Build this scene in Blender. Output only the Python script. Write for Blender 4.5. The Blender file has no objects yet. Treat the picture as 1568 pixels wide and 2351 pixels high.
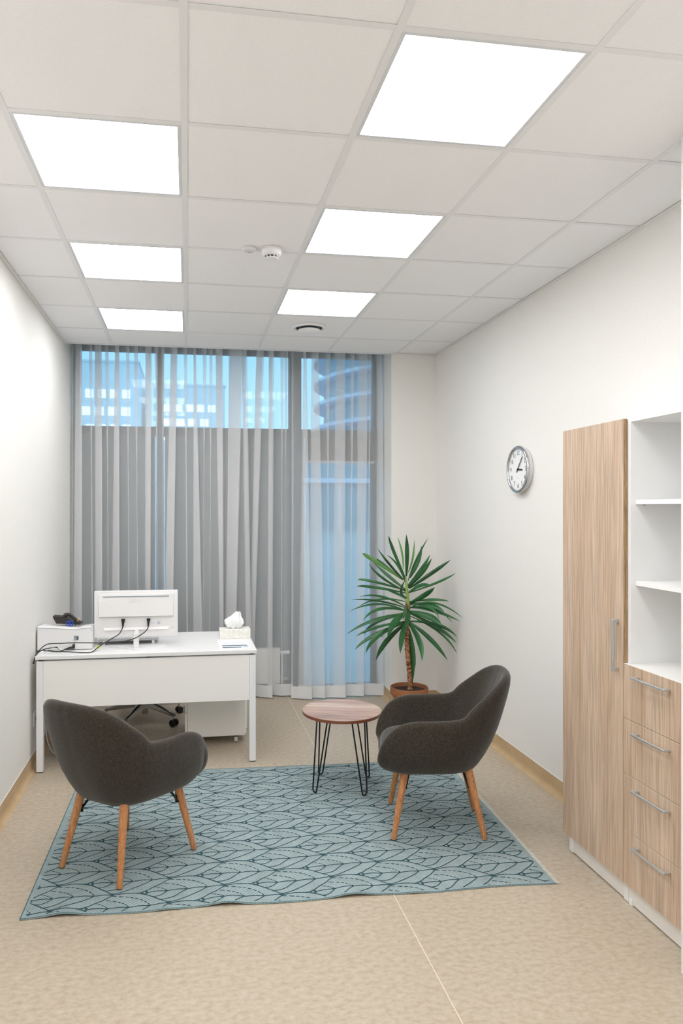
import bpy, bmesh, math, random
from mathutils import Vector, Matrix, noise

# ------------------------------------------------------------------ camera, world, exposure
scn = bpy.context.scene
scn.view_settings.view_transform = 'Standard'
scn.view_settings.look = 'None'
scn.view_settings.gamma = 1.0
scn.view_settings.use_curve_mapping = False
scn.view_settings.exposure = 0.55

cam_d = bpy.data.cameras.new('camera')
cam_d.sensor_fit = 'AUTO'
cam_d.sensor_width = 36.0
cam_d.lens = 1650.31 / 2351 * 36.0
cam_d.shift_x = (784 - 687.24) / 2351
cam_d.shift_y = -(1175.5 - 1169.12) / 2351
cam_d.clip_start = 0.02
cam_d.clip_end = 500
cam = bpy.data.objects.new('camera', cam_d)
cam.location = (0, 0, 1.68)
cam.rotation_euler = (math.pi / 2, 0, -0.1543)
scn.collection.objects.link(cam)
scn.camera = cam

world = bpy.data.worlds.new('dusk_sky')
scn.world = world
world.use_nodes = True
wn = world.node_tree.nodes
wn['Background'].inputs['Color'].default_value = (0.36, 0.78, 1.05, 1)
wn['Background'].inputs['Strength'].default_value = 1.0

PANEL_STRENGTH = 7.5
C = scn.collection
R = math.radians
random.seed(7)

# ------------------------------------------------------------------ materials
def srgb(r, g, b):
    f = lambda v: (v / 255 / 12.92) if v / 255 <= 0.04045 else ((v / 255 + 0.055) / 1.055) ** 2.4
    return (f(r), f(g), f(b), 1)

def mat(name, col, rough=0.5, metal=0.0, spec=None, sheen=0.0, emit=None, estr=1.0):
    m = bpy.data.materials.new(name)
    m.use_nodes = True
    b = m.node_tree.nodes['Principled BSDF']
    b.inputs['Base Color'].default_value = srgb(*col)
    b.inputs['Roughness'].default_value = rough
    b.inputs['Metallic'].default_value = metal
    if spec is not None: b.inputs['Specular IOR Level'].default_value = spec
    if sheen: b.inputs['Sheen Weight'].default_value = sheen
    if emit:
        b.inputs['Emission Color'].default_value = srgb(*emit)
        b.inputs['Emission Strength'].default_value = estr
    return m

def nodes_of(m): return m.node_tree.nodes, m.node_tree.links, m.node_tree.nodes['Principled BSDF']

def coords(m, scale=(1, 1, 1), rot=(0, 0, 0)):
    N, L, b = nodes_of(m)
    tc = N.new('ShaderNodeTexCoord'); mp = N.new('ShaderNodeMapping')
    mp.inputs['Scale'].default_value = scale; mp.inputs['Rotation'].default_value = rot
    L.new(tc.outputs['Object'], mp.inputs['Vector'])
    return mp.outputs['Vector']

def noise_ramp(m, vec, stops, scale=5, detail=4, rough=0.55, distort=0.0):
    N, L, b = nodes_of(m)
    n = N.new('ShaderNodeTexNoise'); n.inputs['Scale'].default_value = scale
    n.inputs['Detail'].default_value = detail; n.inputs['Roughness'].default_value = rough
    n.inputs['Distortion'].default_value = distort
    L.new(vec, n.inputs['Vector'])
    r = N.new('ShaderNodeValToRGB')
    els = r.color_ramp.elements
    els[0].position, els[0].color = stops[0][0], srgb(*stops[0][1])
    els[1].position, els[1].color = stops[-1][0], srgb(*stops[-1][1])
    for p, c in stops[1:-1]:
        e = els.new(p); e.color = srgb(*c)
    L.new(n.outputs['Fac'], r.inputs['Fac'])
    return r.outputs['Color'], n.outputs['Fac']

def mixcol(m, a, b_, fac, mode='MIX'):
    N, L, b = nodes_of(m)
    x = N.new('ShaderNodeMix'); x.data_type = 'RGBA'; x.blend_type = mode
    if isinstance(fac, float): x.inputs[0].default_value = fac
    else: L.new(fac, x.inputs[0])
    L.new(a, x.inputs[6]); L.new(b_, x.inputs[7])
    return x.outputs[2]

def bump(m, fac, strength=0.2, dist=0.001):
    N, L, b = nodes_of(m)
    bp = N.new('ShaderNodeBump'); bp.inputs['Strength'].default_value = strength
    bp.inputs['Distance'].default_value = dist
    L.new(fac, bp.inputs['Height']); L.new(bp.outputs['Normal'], b.inputs['Normal'])

def mottled(name, stops, scale, rough, detail=5, bstr=0.0, vs=(1, 1, 1), spec=None):
    m = mat(name, stops[0][1], rough, spec=spec)
    N, L, b = nodes_of(m)
    c, f = noise_ramp(m, coords(m, vs), stops, scale, detail)
    L.new(c, b.inputs['Base Color'])
    if bstr: bump(m, f, bstr)
    return m

def wood(name, stops, vs, fine=(0.82, 1.0), rough=0.45, scale=1.0, rot=(0, 0, 0)):
    m = mat(name, stops[0][1], rough)
    N, L, b = nodes_of(m)
    c, f = noise_ramp(m, coords(m, vs, rot), stops, scale, 6, 0.6, 0.3)
    vs2 = tuple(v * 5 for v in vs)
    lo = int(255 * fine[0]); hi = int(255 * fine[1])
    c2, f2 = noise_ramp(m, coords(m, vs2, rot), [(0.35, (lo, lo, lo)), (0.6, (hi, hi, hi))], scale * 1.5, 3)
    L.new(mixcol(m, c, c2, 1.0, 'MULTIPLY'), b.inputs['Base Color'])
    bump(m, f2, 0.08)
    return m

M = {}
M['wall'] = mottled('painted_wall', [(0.3, (240, 238, 233)), (0.7, (243, 241, 237))], 60, 0.9, bstr=0.03)
M['tile'] = mottled('ceiling_tile_face', [(0.3, (246, 245, 246)), (0.7, (250, 249, 250))], 120, 0.95, bstr=0.1)
M['grid'] = mat('grid_metal', (238, 237, 238), 0.5)
M['edge'] = mat('edge_trim', (240, 238, 234), 0.5)
M['void'] = mat('ceiling_void', (90, 82, 72), 0.9)
M['lamp'] = mat('led_diffuser', (255, 255, 255), 0.4, emit=(252, 253, 255), estr=PANEL_STRENGTH)
M['lamp_frame'] = mat('lamp_frame', (220, 222, 226), 0.4)
M['floor'] = mottled('vinyl_floor', [(0.28, (174, 158, 134)), (0.5, (190, 176, 156)), (0.72, (200, 189, 172))], 38, 0.42, 10, 0.04, vs=(.9, 1.3, 1), spec=0.35)
M['skirt'] = mottled('vinyl_skirting', [(0.25, (190, 160, 118)), (0.75, (208, 182, 146))], 11, 0.5, 6)
M['weld'] = mat('weld_line', (232, 217, 196), 0.5)
M['white'] = mat('white_laminate', (248, 248, 247), 0.4)
M['desk_white'] = mat('desk_top_white', (236, 236, 235), 0.4)
M['white_warm'] = mat('warm_white_board', (243, 241, 237), 0.4)
M['panel_white'] = mat('desk_panel_white', (246, 243, 239), 0.5)
M['white_metal'] = mat('white_powder_coat', (240, 240, 242), 0.3)
M['plastic_white'] = mat('white_plastic', (238, 237, 237), 0.35)
M['plastic_grey'] = mat('light_grey_plastic', (214, 215, 216), 0.4)
M['slot'] = mat('grey_slot', (140, 152, 160), 0.6)
M['ink'] = mat('dial_ink', (38, 66, 84), 0.5)
M['emboss'] = mat('embossed_logo', (228, 228, 228), 0.4)
M['black'] = mat('black_plastic', (22, 22, 23), 0.4)
M['black_metal'] = mat('black_metal', (16, 17, 18), 0.35, spec=0.5)
M['dark'] = mat('dark_brown_plastic', (48, 43, 40), 0.5)
M['chrome'] = mat('chrome', (205, 205, 208), 0.12, metal=1.0)
M['steel'] = mat('brushed_steel', (206, 208, 208), 0.45, metal=0.85)
M['alu'] = mat('polished_aluminium', (170, 168, 165), 0.2, metal=1.0)
M['blue'] = mat('blue_plastic', (20, 72, 190), 0.4)
M['orange'] = mat('orange_paint', (225, 150, 40), 0.5)
M['yellow'] = mat('yellow_note', (226, 226, 110), 0.7)
M['paper'] = mat('paper', (240, 242, 248), 0.7)
M['print'] = mat('printed_band', (88, 112, 126), 0.7)
M['print_light'] = mat('printed_pale', (205, 210, 222), 0.7)
M['tissue'] = mat('tissue_paper', (245, 245, 245), 0.9)
M['carton'] = mottled('tissue_carton', [(0.35, (232, 229, 218)), (0.65, (243, 242, 238))], 45, 0.7)
M['soil'] = mottled('potting_soil', [(0.3, (28, 20, 14)), (0.7, (60, 44, 32))], 60, 0.95, bstr=0.6)
M['clay'] = mottled('terracotta', [(0.3, (168, 116, 76)), (0.7, (198, 150, 108))], 9, 0.85, vs=(1, 1, 4))
M['clay_rim'] = mottled('terracotta_rim', [(0.3, (142, 88, 54)), (0.7, (164, 108, 72))], 9, 0.8, vs=(1, 1, 4))
M['bark'] = mottled('trunk_bark', [(0.4, (112, 62, 40)), (0.6, (196, 148, 108))], 26, 0.85, bstr=0.8, vs=(1.2, 1.2, 3))
M['crown'] = mat('pale_green_stem', (150, 180, 100), 0.5)
M['frame'] = mat('window_frame_grey', (74, 92, 102), 0.5)
M['blind'] = mottled('roller_blind_fabric', [(0.3, (116, 126, 130)), (0.7, (122, 132, 136))], 80, 0.95)
M['blind_warm'] = mat('warm_grey_blind', (112, 106, 100), 0.95)
M['rad'] = mat('radiator_enamel', (243, 241, 238), 0.35)
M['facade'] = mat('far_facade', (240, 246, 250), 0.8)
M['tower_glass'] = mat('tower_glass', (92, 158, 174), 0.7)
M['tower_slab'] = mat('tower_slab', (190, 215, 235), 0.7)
M['litwin'] = mat('lit_window', (255, 255, 255), 0.5, emit=(240, 246, 255), estr=0.66)
M['pave'] = mottled('outdoor_paving', [(0.3, (132, 156, 164)), (0.7, (146, 168, 176))], 0.6, 0.7)
M['door_wood'] = wood('oak_laminate', [(0.25, (178, 147, 121)), (0.42, (204, 177, 151)), (0.55, (212, 187, 163)), (0.75, (224, 203, 184))],
                      (14, 14, 0.55), (0.86, 1.0), 0.42)
M['door_edge'] = wood('oak_edge_band', [(0.3, (158, 122, 80)), (0.7, (205, 172, 128))], (60, 60, 2.0), (0.7, 1.0), 0.5)
M['leg_wood'] = wood('oiled_oak_leg', [(0.3, (204, 134, 82)), (0.7, (230, 168, 116))], (60, 60, 3.0), (0.78, 1.0), 0.4)
M['walnut'] = wood('walnut_top', [(0.3, (146, 118, 106)), (0.42, (182, 152, 138)), (0.52, (198, 168, 152)), (0.66, (220, 198, 184))],
                   (0.9, 13, 1), (0.88, 1.0), 0.35, rot=(0, 0, R(-12)))
M['walnut_edge'] = mat('walnut_edge_band', (118, 66, 44), 0.4)

def fabric():
    m = mat('heather_wool', (62, 57, 50), 0.95, sheen=0.32)
    N, L, b = nodes_of(m)
    b.inputs['Sheen Roughness'].default_value = 0.45
    b.inputs['Specular IOR Level'].default_value = 0.15
    c, f = noise_ramp(m, coords(m, (1, 1, 1)), [(0.36, (36, 33, 28)), (0.5, (58, 53, 46)), (0.66, (104, 97, 86))], 700, 2, 0.6)
    c2, f2 = noise_ramp(m, coords(m, (3, 3, 1)), [(0.35, (200, 200, 200)), (0.65, (255, 255, 255))], 90, 3)
    L.new(mixcol(m, c, c2, 1.0, 'MULTIPLY'), b.inputs['Base Color'])
    bump(m, f, 0.5, 0.0012)
    return m
M['fabric'] = fabric()

def leafmat():
    m = mat('yucca_leaf', (46, 96, 58), 0.38)
    N, L, b = nodes_of(m)
    c, f = noise_ramp(m, coords(m, (1, 1, 1)), [(0.3, (32, 82, 46)), (0.7, (62, 122, 70))], 6, 4)
    L.new(c, b.inputs['Base Color'])
    b.inputs['Subsurface Weight'].default_value = 0.0
    return m
M['leaf'] = leafmat()
M['leaf_young'] = mat('young_leaf', (104, 156, 84), 0.4)

def sheer(name, cover):
    """open weave: the share of light that passes is a property of the weave, less of it at a slant"""
    m = bpy.data.materials.new(name); m.use_nodes = True
    N, L = m.node_tree.nodes, m.node_tree.links
    N.clear()
    out = N.new('ShaderNodeOutputMaterial'); mix = N.new('ShaderNodeMixShader')
    tr = N.new('ShaderNodeBsdfTransparent'); ad = N.new('ShaderNodeMixShader')
    df = N.new('ShaderNodeBsdfDiffuse'); tl = N.new('ShaderNodeBsdfTranslucent')
    df.inputs['Color'].default_value = srgb(246, 247, 248); tl.inputs['Color'].default_value = srgb(240, 243, 246)
    ad.inputs[0].default_value = 0.06
    L.new(df.outputs[0], ad.inputs[1]); L.new(tl.outputs[0], ad.inputs[2])
    mix.inputs[0].default_value = cover
    L.new(tr.outputs[0], mix.inputs[1]); L.new(ad.outputs[0], mix.inputs[2]); L.new(mix.outputs[0], out.inputs['Surface'])
    return m
M['sheer'] = sheer('sheer_voile', 0.34)
M['hem'] = sheer('sheer_hem', 0.85)

def glassmat():
    m = bpy.data.materials.new('window_glass'); m.use_nodes = True
    N, L = m.node_tree.nodes, m.node_tree.links
    N.clear()
    out = N.new('ShaderNodeOutputMaterial'); mix = N.new('ShaderNodeMixShader')
    tr = N.new('ShaderNodeBsdfTransparent'); gl = N.new('ShaderNodeBsdfGlossy'); fr = N.new('ShaderNodeFresnel')
    fr.inputs['IOR'].default_value = 1.45; gl.inputs['Roughness'].default_value = 0.02
    tr.inputs['Color'].default_value = (0.93, 0.97, 1, 1)
    L.new(fr.outputs[0], mix.inputs[0]); L.new(tr.outputs[0], mix.inputs[1]); L.new(gl.outputs[0], mix.inputs[2])
    L.new(mix.outputs[0], out.inputs['Surface'])
    return m
M['glass'] = glassmat()

def rugmat():
    m = mat('flatweave_rug', (148, 168, 170), 0.9, spec=0.2)
    N, L, b = nodes_of(m)
    vec = coords(m, (1, 1, 1))
    c, f = noise_ramp(m, vec, [(0.3, (152, 169, 170)), (0.7, (168, 185, 187))], 14, 5)
    w = N.new('ShaderNodeTexWave'); w.bands_direction = 'DIAGONAL'; w.inputs['Scale'].default_value = 42
    w.inputs['Distortion'].default_value = 1.2; w.inputs['Detail'].default_value = 1
    L.new(vec, w.inputs['Vector'])
    r = N.new('ShaderNodeValToRGB'); r.color_ramp.elements[0].color = srgb(222, 222, 222); r.color_ramp.elements[1].color = (1, 1, 1, 1)
    L.new(w.outputs['Fac'], r.inputs['Fac'])
    L.new(mixcol(m, c, r.outputs['Color'], 1.0, 'MULTIPLY'), b.inputs['Base Color'])
    bump(m, w.outputs['Fac'], 0.25, 0.001)
    return m
M['rug'] = rugmat()
M['rug_line'] = mat('rug_dark_yarn', (60, 90, 98), 0.95, spec=0.1)
M['rug_bind'] = mat('rug_binding', (74, 110, 118), 0.9)
M['rug_fringe'] = mottled('rug_tape', [(0.3, (186, 190, 182)), (0.7, (216, 210, 198))], 60, 0.8)

# ------------------------------------------------------------------ object helpers
MX = {}                                              # world matrix of each thing
def thing(name, label=None, cat=None, loc=(0, 0, 0), rz=0.0, group=None, kind=None):
    o = bpy.data.objects.new(name, None); C.objects.link(o)
    o.empty_display_size = 0.05
    o.location = loc; o.rotation_euler = (0, 0, rz)
    MX[o] = Matrix.Translation(loc) @ Matrix.Rotation(rz, 4, 'Z')
    meta(o, label, cat, group, kind)
    return o
def meta(o, label=None, cat=None, group=None, kind=None):
    if label: o['label'] = label
    if cat: o['category'] = cat
    if group: o['group'] = group
    if kind: o['kind'] = kind
    return o
def root_of(o):
    while o.parent: o = o.parent
    return o
def link(name, bm, m, parent=None, smooth=False, local=False, mods=None, angle=None):
    """one mesh object; geometry given in world space unless local"""
    if parent is not None and not local:
        bmesh.ops.transform(bm, matrix=MX[root_of(parent)].inverted(), verts=bm.verts) if root_of(parent) in MX else None
    me = bpy.data.meshes.new(name); 
    bmesh.ops.recalc_face_normals(bm, faces=bm.faces)
    bm.to_mesh(me); bm.free()
    ms = m if isinstance(m, (list, tuple)) else [m]
    for x in ms: me.materials.append(x)
    if smooth:
        for p in me.polygons: p.use_smooth = True
        if angle: me.set_sharp_from_angle(angle=R(angle))
    o = bpy.data.objects.new(name, me); C.objects.link(o)
    if parent is not None: o.parent = parent
    if mods: mods(o)
    return o
def B(): return bmesh.new()
def bx(bm, x0, x1, y0, y1, z0, z1, bev=0.0, seg=1):
    r = bmesh.ops.create_cube(bm, size=1)
    vs = r['verts']
    for v in vs:
        v.co = ((x0 + x1) / 2 + v.co.x * (x1 - x0), (y0 + y1) / 2 + v.co.y * (y1 - y0), (z0 + z1) / 2 + v.co.z * (z1 - z0))
    if bev:
        es = list({e for v in vs for e in v.link_edges})
        bmesh.ops.bevel(bm, geom=es, offset=bev, segments=seg, affect='EDGES', profile=0.5)
    return bm
def box(name, x0, x1, y0, y1, z0, z1, m, parent=None, bev=0.0, seg=1):
    return link(name, bx(B(), x0, x1, y0, y1, z0, z1, bev, seg), m, parent)
def frame_for(d):
    d = d.normalized()
    a = Vector((0, 0, 1)) if abs(d.z) < 0.9 else Vector((1, 0, 0))
    u = d.cross(a).normalized(); v = d.cross(u).normalized()
    return u, v
def tube(bm, pts, rad, n=10, cap=True, closed=False):
    pts = [Vector(p) for p in pts]
    rs = rad if isinstance(rad, (list, tuple)) else [rad] * len(pts)
    rings = []; u = None
    for i, p in enumerate(pts):
        if closed: d = pts[(i + 1) % len(pts)] - pts[i - 1]
        else: d = (pts[min(i + 1, len(pts) - 1)] - pts[max(i - 1, 0)])
        if u is None: u, v = frame_for(d)
        else:
            dn = d.normalized(); u = (u - dn * u.dot(dn)).normalized(); v = dn.cross(u).normalized()
        rings.append([bm.verts.new(p + (u * math.cos(2 * math.pi * k / n) + v * math.sin(2 * math.pi * k / n)) * rs[i]) for k in range(n)])
    m = len(rings)
    for i in range(m if closed else m - 1):
        a, b = rings[i], rings[(i + 1) % m]
        for k in range(n): bm.faces.new((a[k], a[(k + 1) % n], b[(k + 1) % n], b[k]))
    if cap and not closed:
        bm.faces.new(rings[0]); bm.faces.new(rings[-1])
    return bm
def lathe(bm, prof, cen=(0, 0, 0), n=48, axis='Z', cap=True):
    rings = []
    for r, z in prof:
        ring = []
        for k in range(n):
            a = 2 * math.pi * k / n
            x, y = r * math.cos(a), r * math.sin(a)
            co = (x, y, z) if axis == 'Z' else ((-z, x, y) if axis == '-X' else (x, z, y))
            ring.append(bm.verts.new((cen[0] + co[0], cen[1] + co[1], cen[2] + co[2])))
        rings.append(ring)
    for a, b in zip(rings, rings[1:]):
        for k in range(n): bm.faces.new((a[k], a[(k + 1) % n], b[(k + 1) % n], b[k]))
    if cap and prof[0][0] > 1e-5: bm.faces.new(rings[0])
    if cap and prof[-1][0] > 1e-5: bm.faces.new(rings[-1])
    bmesh.ops.remove_doubles(bm, verts=bm.verts, dist=1e-5)
    return bm
def cr(P, n=8, closed=False):
    """Catmull-Rom through points"""
    P = [Vector(p) for p in P]; out = []
    N_ = len(P)
    for i in range(N_ if closed else N_ - 1):
        if closed: p0, p1, p2, p3 = P[i - 1], P[i], P[(i + 1) % N_], P[(i + 2) % N_]
        else: p0, p1, p2, p3 = P[max(i - 1, 0)], P[i], P[i + 1], P[min(i + 2, N_ - 1)]
        for k in range(n):
            t = k / n
            out.append(0.5 * ((2 * p1) + (p2 - p0) * t + (2 * p0 - 5 * p1 + 4 * p2 - p3) * t * t + (3 * p1 - p0 - 3 * p2 + p3) * t ** 3))
    if not closed: out.append(P[-1])
    return out
def subsurf(l):
    def f(o):
        s = o.modifiers.new('subdivision', 'SUBSURF'); s.levels = l; s.render_levels = l
    return f
def copy_tree(o, parent=None):
    c = o.copy(); C.objects.link(c); c.parent = parent
    for ch in [x for x in o.children]: copy_tree(ch, c)
    return c
def text_mesh(txt, size, depth=0.0):
    cu = bpy.data.curves.new('t', 'FONT'); cu.body = txt; cu.size = size; cu.extrude = depth
    cu.align_x = 'CENTER'; cu.align_y = 'CENTER'; cu.resolution_u = 3
    o = bpy.data.objects.new('t', cu); C.objects.link(o)
    dg = bpy.context.evaluated_depsgraph_get()
    me = bpy.data.meshes.new_from_object(o.evaluated_get(dg))
    bpy.data.objects.remove(o); bpy.data.curves.remove(cu)
    bm = B(); bm.from_mesh(me); bpy.data.meshes.remove(me)
    return bm

# ------------------------------------------------------------------ room shell
XL, XR, YB, ZC = -0.99, 2.15, 6.035, 3.0286          # left wall, right wall, end of the hung ceiling, ceiling height
XN, YN = 1.768, 2.362                                # corner of the wall that steps in on the right
YF, YW, ZH = -1.4, 6.56, 3.42                        # wall behind the camera, window plane, top of the curtain pocket
XRV = 1.745                                          # reveal right of the window
def S(o): o['kind'] = 'structure'; return o

fl = S(box('floor', XL - .15, XR + .15, YF, YW + .12, -0.1, 0.0, M['floor']))
box('weld_seam', 0.886, 0.8895, YF, YW, 0.0, 0.0006, M['weld'], fl)
S(box('wall_left', XL - .15, XL, YF, YW + .12, 0, ZH, M['wall']))
S(box('wall_right', XR, XR + .15, YN - .05, YW + .12, 0, ZH, M['wall']))
S(box('wall_right', XN, XR + .15, YF, YN, 0, ZH, M['wall']))
S(box('wall_front', XL - .15, XR + .15, YF - .15, YF, 0, ZH, M['wall']))
wb = S(box('wall_back', XRV, XR, YB - .005, YW + .12, 0, ZH, M['wall']))
S(box('wall_back', XL, XRV, YB + .03, YW + .12, ZH, ZH + .1, M['wall']))
box('window_header', XL, XRV, YW - .02, YW + .12, 3.27, ZH, M['wall'], wb)

def skirting(name, a, b, nrm):
    """coved vinyl skirting from a to b, nrm points into the room"""
    a, b, nrm = Vector((*a, 0)), Vector((*b, 0)), Vector((*nrm, 0))
    prof = [(0.0, 0.0), (0.032, 0.0), (0.032, 0.0012), (0.022, 0.004), (0.012, 0.012), (0.006, 0.024), (0.004, 0.036), (0.004, 0.1), (0.0, 0.1)]
    bm = B(); rings = []
    for p in (a, b): rings.append([bm.verts.new(p + nrm * d + Vector((0, 0, z))) for d, z in prof])
    for k in range(len(prof)): bm.faces.new((rings[0][k], rings[0][(k + 1) % len(prof)], rings[1][(k + 1) % len(prof)], rings[1][k]))
    bm.faces.new(rings[0]); bm.faces.new(rings[1])
    o = S(link(name, bm, M['skirt']))
    bm = B(); tube(bm, [a + nrm * .003 + Vector((0, 0, .1012)), b + nrm * .003 + Vector((0, 0, .1012))], .0022, 6)
    link('cap_strip', bm, M['white'], o)
    return o
skirting('baseboard_left', (XL, YF), (XL, YW), (1, 0))
skirting('baseboard_right', (XR, YN), (XR, YB), (-1, 0))
skirting('baseboard_back', (XRV, YB - .005), (XR, YB - .005), (0, -1))
skirting('baseboard_back', (XRV, YB), (XRV, YW - .02), (-1, 0))

# ceiling: backing, tiles, exposed grid, edge angle
ceil = S(box('ceiling', XL, XR, YF, YB, ZC + .02, ZC + .06, M['void']))
GX = [-0.6116, -0.0116, 0.5884, 1.1884, 1.7884]
GY = [1.9471 + .6 * j for j in range(-5, 7)]
xs = [XL] + GX + [XR]; ys = [YF] + GY + [YB]
lampcells = set()
for j0 in (1, 3, 5, -1, -3): lampcells.add((0, j0))     # between the first and second bars
for j0 in (0, 2, 4, -2, -4): lampcells.add((2, j0))
rowidx = {}
shared = {}
for i in range(len(xs) - 1):
    for j in range(len(ys) - 1):
        x0, x1, y0, y1 = xs[i], xs[i + 1], ys[j], ys[j + 1]
        cell = (i - 1, j - 6)
        if cell in lampcells: continue
        if x0 > XN - .05 and y1 < YN + .1: continue
        w, d = x1 - x0, y1 - y0
        key = (round(w, 3), round(d, 3))
        if key not in shared:
            bm = bx(B(), -w / 2 + .004, w / 2 - .004, -d / 2 + .004, d / 2 - .004, 0.001, 0.017)
            shared[key] = link('ceiling_tile', bm, M['tile'], None)
            o = shared[key]
        else:
            o = shared[key].copy(); C.objects.link(o)
        o.parent = ceil
        o.location = ((x0 + x1) / 2, (y0 + y1) / 2, ZC + random.choice((0, 0, .0006)))
for x in GX:
    ye = YB
    ys0 = YF if x < XN else YN
    box('main_runner', x - .012, x + .012, ys0, ye, ZC - .001, ZC + .0008, M['grid'], ceil)
for y in GY:
    for i in range(len(xs) - 1):
        x0 = xs[i] + (.0122 if i else 0); x1 = xs[i + 1] - (.0122 if i < len(xs) - 2 else 0)
        if xs[i] > XN - .05 and y < YN: continue
        box('cross_tee', x0, x1, y - .012, y + .012, ZC - .0008, ZC + .0008, M['grid'], ceil)
S(box('trim_1', XL, XL + .022, YF, YB, ZC - .004, ZC - .0015, M['edge']))
S(box('trim_2', XR - .022, XR, YN, YB, ZC - .004, ZC - .0015, M['edge']))
S(box('trim_3', XL, XRV, YB, YB + .03, ZC - .003, ZC + .08, M['grid']))
S(box('trim_4', XRV, XR - .022, YB - .03, YB - .006, ZC - .008, ZC - .0015, M['edge']))
S(box('trim_5', XL, XRV, YB + .03, YB + .05, ZC + .08, ZH, M['wall']))

lab = {(0, 1): 'largest square light panel of the left column, nearest the camera',
       (0, 3): 'middle square light panel of the left column, just left of the smoke detector',
       (0, 5): 'farthest light panel of the left column, above the left of the curtains',
       (2, 0): 'largest square light panel of all, at the top right of the ceiling',
       (2, 2): 'middle square light panel of the right column, right of the smoke detector',
       (2, 4): 'farthest light panel of the right column, just before the round air valve'}
for n_, (i, j) in enumerate(sorted(lampcells)):
    x0 = GX[i]; y0 = 1.9471 + .6 * j
    if y0 < YF: continue
    t = thing('ceiling_light', lab.get((i, j), 'white square ceiling light panel above and behind the camera'), 'ceiling light', (x0 + .3, y0 + .3, ZC), 0, 'square light panels in the ceiling')
    a, b, c, d = x0 + .0125, x0 + .5875, y0 + .0125, y0 + .5875
    bm = B()
    bx(bm, a, a + .012, c, d, ZC - .0005, ZC + .012); bx(bm, b - .012, b, c, d, ZC - .0005, ZC + .012)
    bx(bm, a + .012, b - .012, c, c + .012, ZC - .0005, ZC + .012); bx(bm, a + .012, b - .012, d - .012, d, ZC - .0005, ZC + .012)
    link('frame', bm, M['lamp_frame'], t)
    box('diffuser', a + .012, b - .012, c + .012, d - .012, ZC + .003, ZC + .01, M['lamp'], t)

# ------------------------------------------------------------------ window wall
win = thing('window_1', None, None, ((XL + XRV) / 2, YW, 0)); S(win)
ZT0, ZT1, ZHD = 2.335, 2.415, 3.085
y0, y1 = YW - .03, YW + .05
box('head_frame', XL, XRV, y0, y1, ZHD, 3.30, M['frame'], win)
box('transom', XL, XRV, y0, y1, ZT0, ZT1, M['frame'], win)
box('mullion', -.274, -.213, y0 - .005, y1, 0, ZHD, M['frame'], win)
box('mullion', .922, 1.034, y0 - .005, y1, 0, ZHD, M['frame'], win)
box('side_frame', XL, -.943, y0, y1, 0, ZHD, M['frame'], win)
box('side_frame', XRV - .03, XRV, y0, y1, 0, ZHD, M['frame'], win)
box('sill_frame', XL, .922, y0, y1, 0, .12, M['frame'], win)
box('threshold', 1.034, XRV - .03, y0, y1, 0, .05, M['frame'], win)
for a, b in ((-.943, -.274), (-.213, .922), (1.034, XRV - .03)):
    box('upper_pane', a, b, YW + .01, YW + .016, ZT1, ZHD, M['glass'], win)
    box('lower_pane', a, b, YW + .01, YW + .016, .05 if a > 1 else .12, ZT0, M['glass'], win)
# door leaf stiles in the right bay
bm = B(); bx(bm, 1.034, 1.058, y0 + .01, y1 - .01, .05, ZT0); bx(bm, XRV - .045, XRV - .03, y0 + .01, y1 - .01, .05, ZT0)
link('door_stile', bm, M['frame'], win)

def blind(a, b, z0, m, label):
    t = thing('roller_blind', label, 'blind', ((a + b) / 2, YW - .05, z0), 0, 'roller blinds in the window')
    box('fabric', a, b, YW - .046, YW - .044, z0 + .02, ZT0 + .01, m, t)
    box('bottom_bar', a, b, YW - .050, YW - .040, z0, z0 + .022, M['plastic_grey'], t, .002)
    bm = B(); tube(bm, [(a, YW - .052, ZT0 + .03), (b, YW - .052, ZT0 + .03)], .018, 16)
    link('roller', bm, M['blind_warm'], t, smooth=True, angle=40)
blind(-.955, -.287, .12, M['blind'], 'grey roller blind lowered at the far left of the window')
blind(-.199, .912, .12, M['blind'], 'wide grey roller blind lowered behind the desk and monitor')
blind(1.072, XRV - .02, 2.105, M['blind_warm'], 'short brownish roller blind barely lowered over the glass door')

# radiator under the blinds
t = thing('radiator', 'white flat panel radiator behind the curtain right of the desk', 'radiator', (0.25, 6.46, .1))
bm = bx(B(), -.35, .828, 6.442, 6.452, .105, .415, .004)
link('front_panel', bm, M['rad'], t)
bm = bx(B(), -.35, .828, 6.488, 6.496, .105, .415, .004); link('rear_panel', bm, M['rad'], t)
bm = B()
for k in range(58): bx(bm, -.34 + k * .0200, -.333 + k * .0200, 6.453, 6.487, .12, .405)
link('fins', bm, M['rad'], t)
bm = B(); bx(bm, -.352, .830, 6.441, 6.498, .415, .425, .003); link('top_grille', bm, M['rad'], t)
bm = B(); tube(bm, [(.828, 6.468, .38), (.862, 6.468, .38)], .012, 12); tube(bm, [(.862, 6.468, .38), (.915, 6.468, .38)], .018, 16)
link('valve', bm, M['white'], t, smooth=True, angle=40)
for xx, zz in ((.848, .38), (-.3, .11)):
    link('pipe', (lambda b_: tube(b_, [(xx, 6.468, zz), (xx, 6.468, .001)], .008, 8))(B()), M['rad'], t, smooth=True, angle=40)

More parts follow.
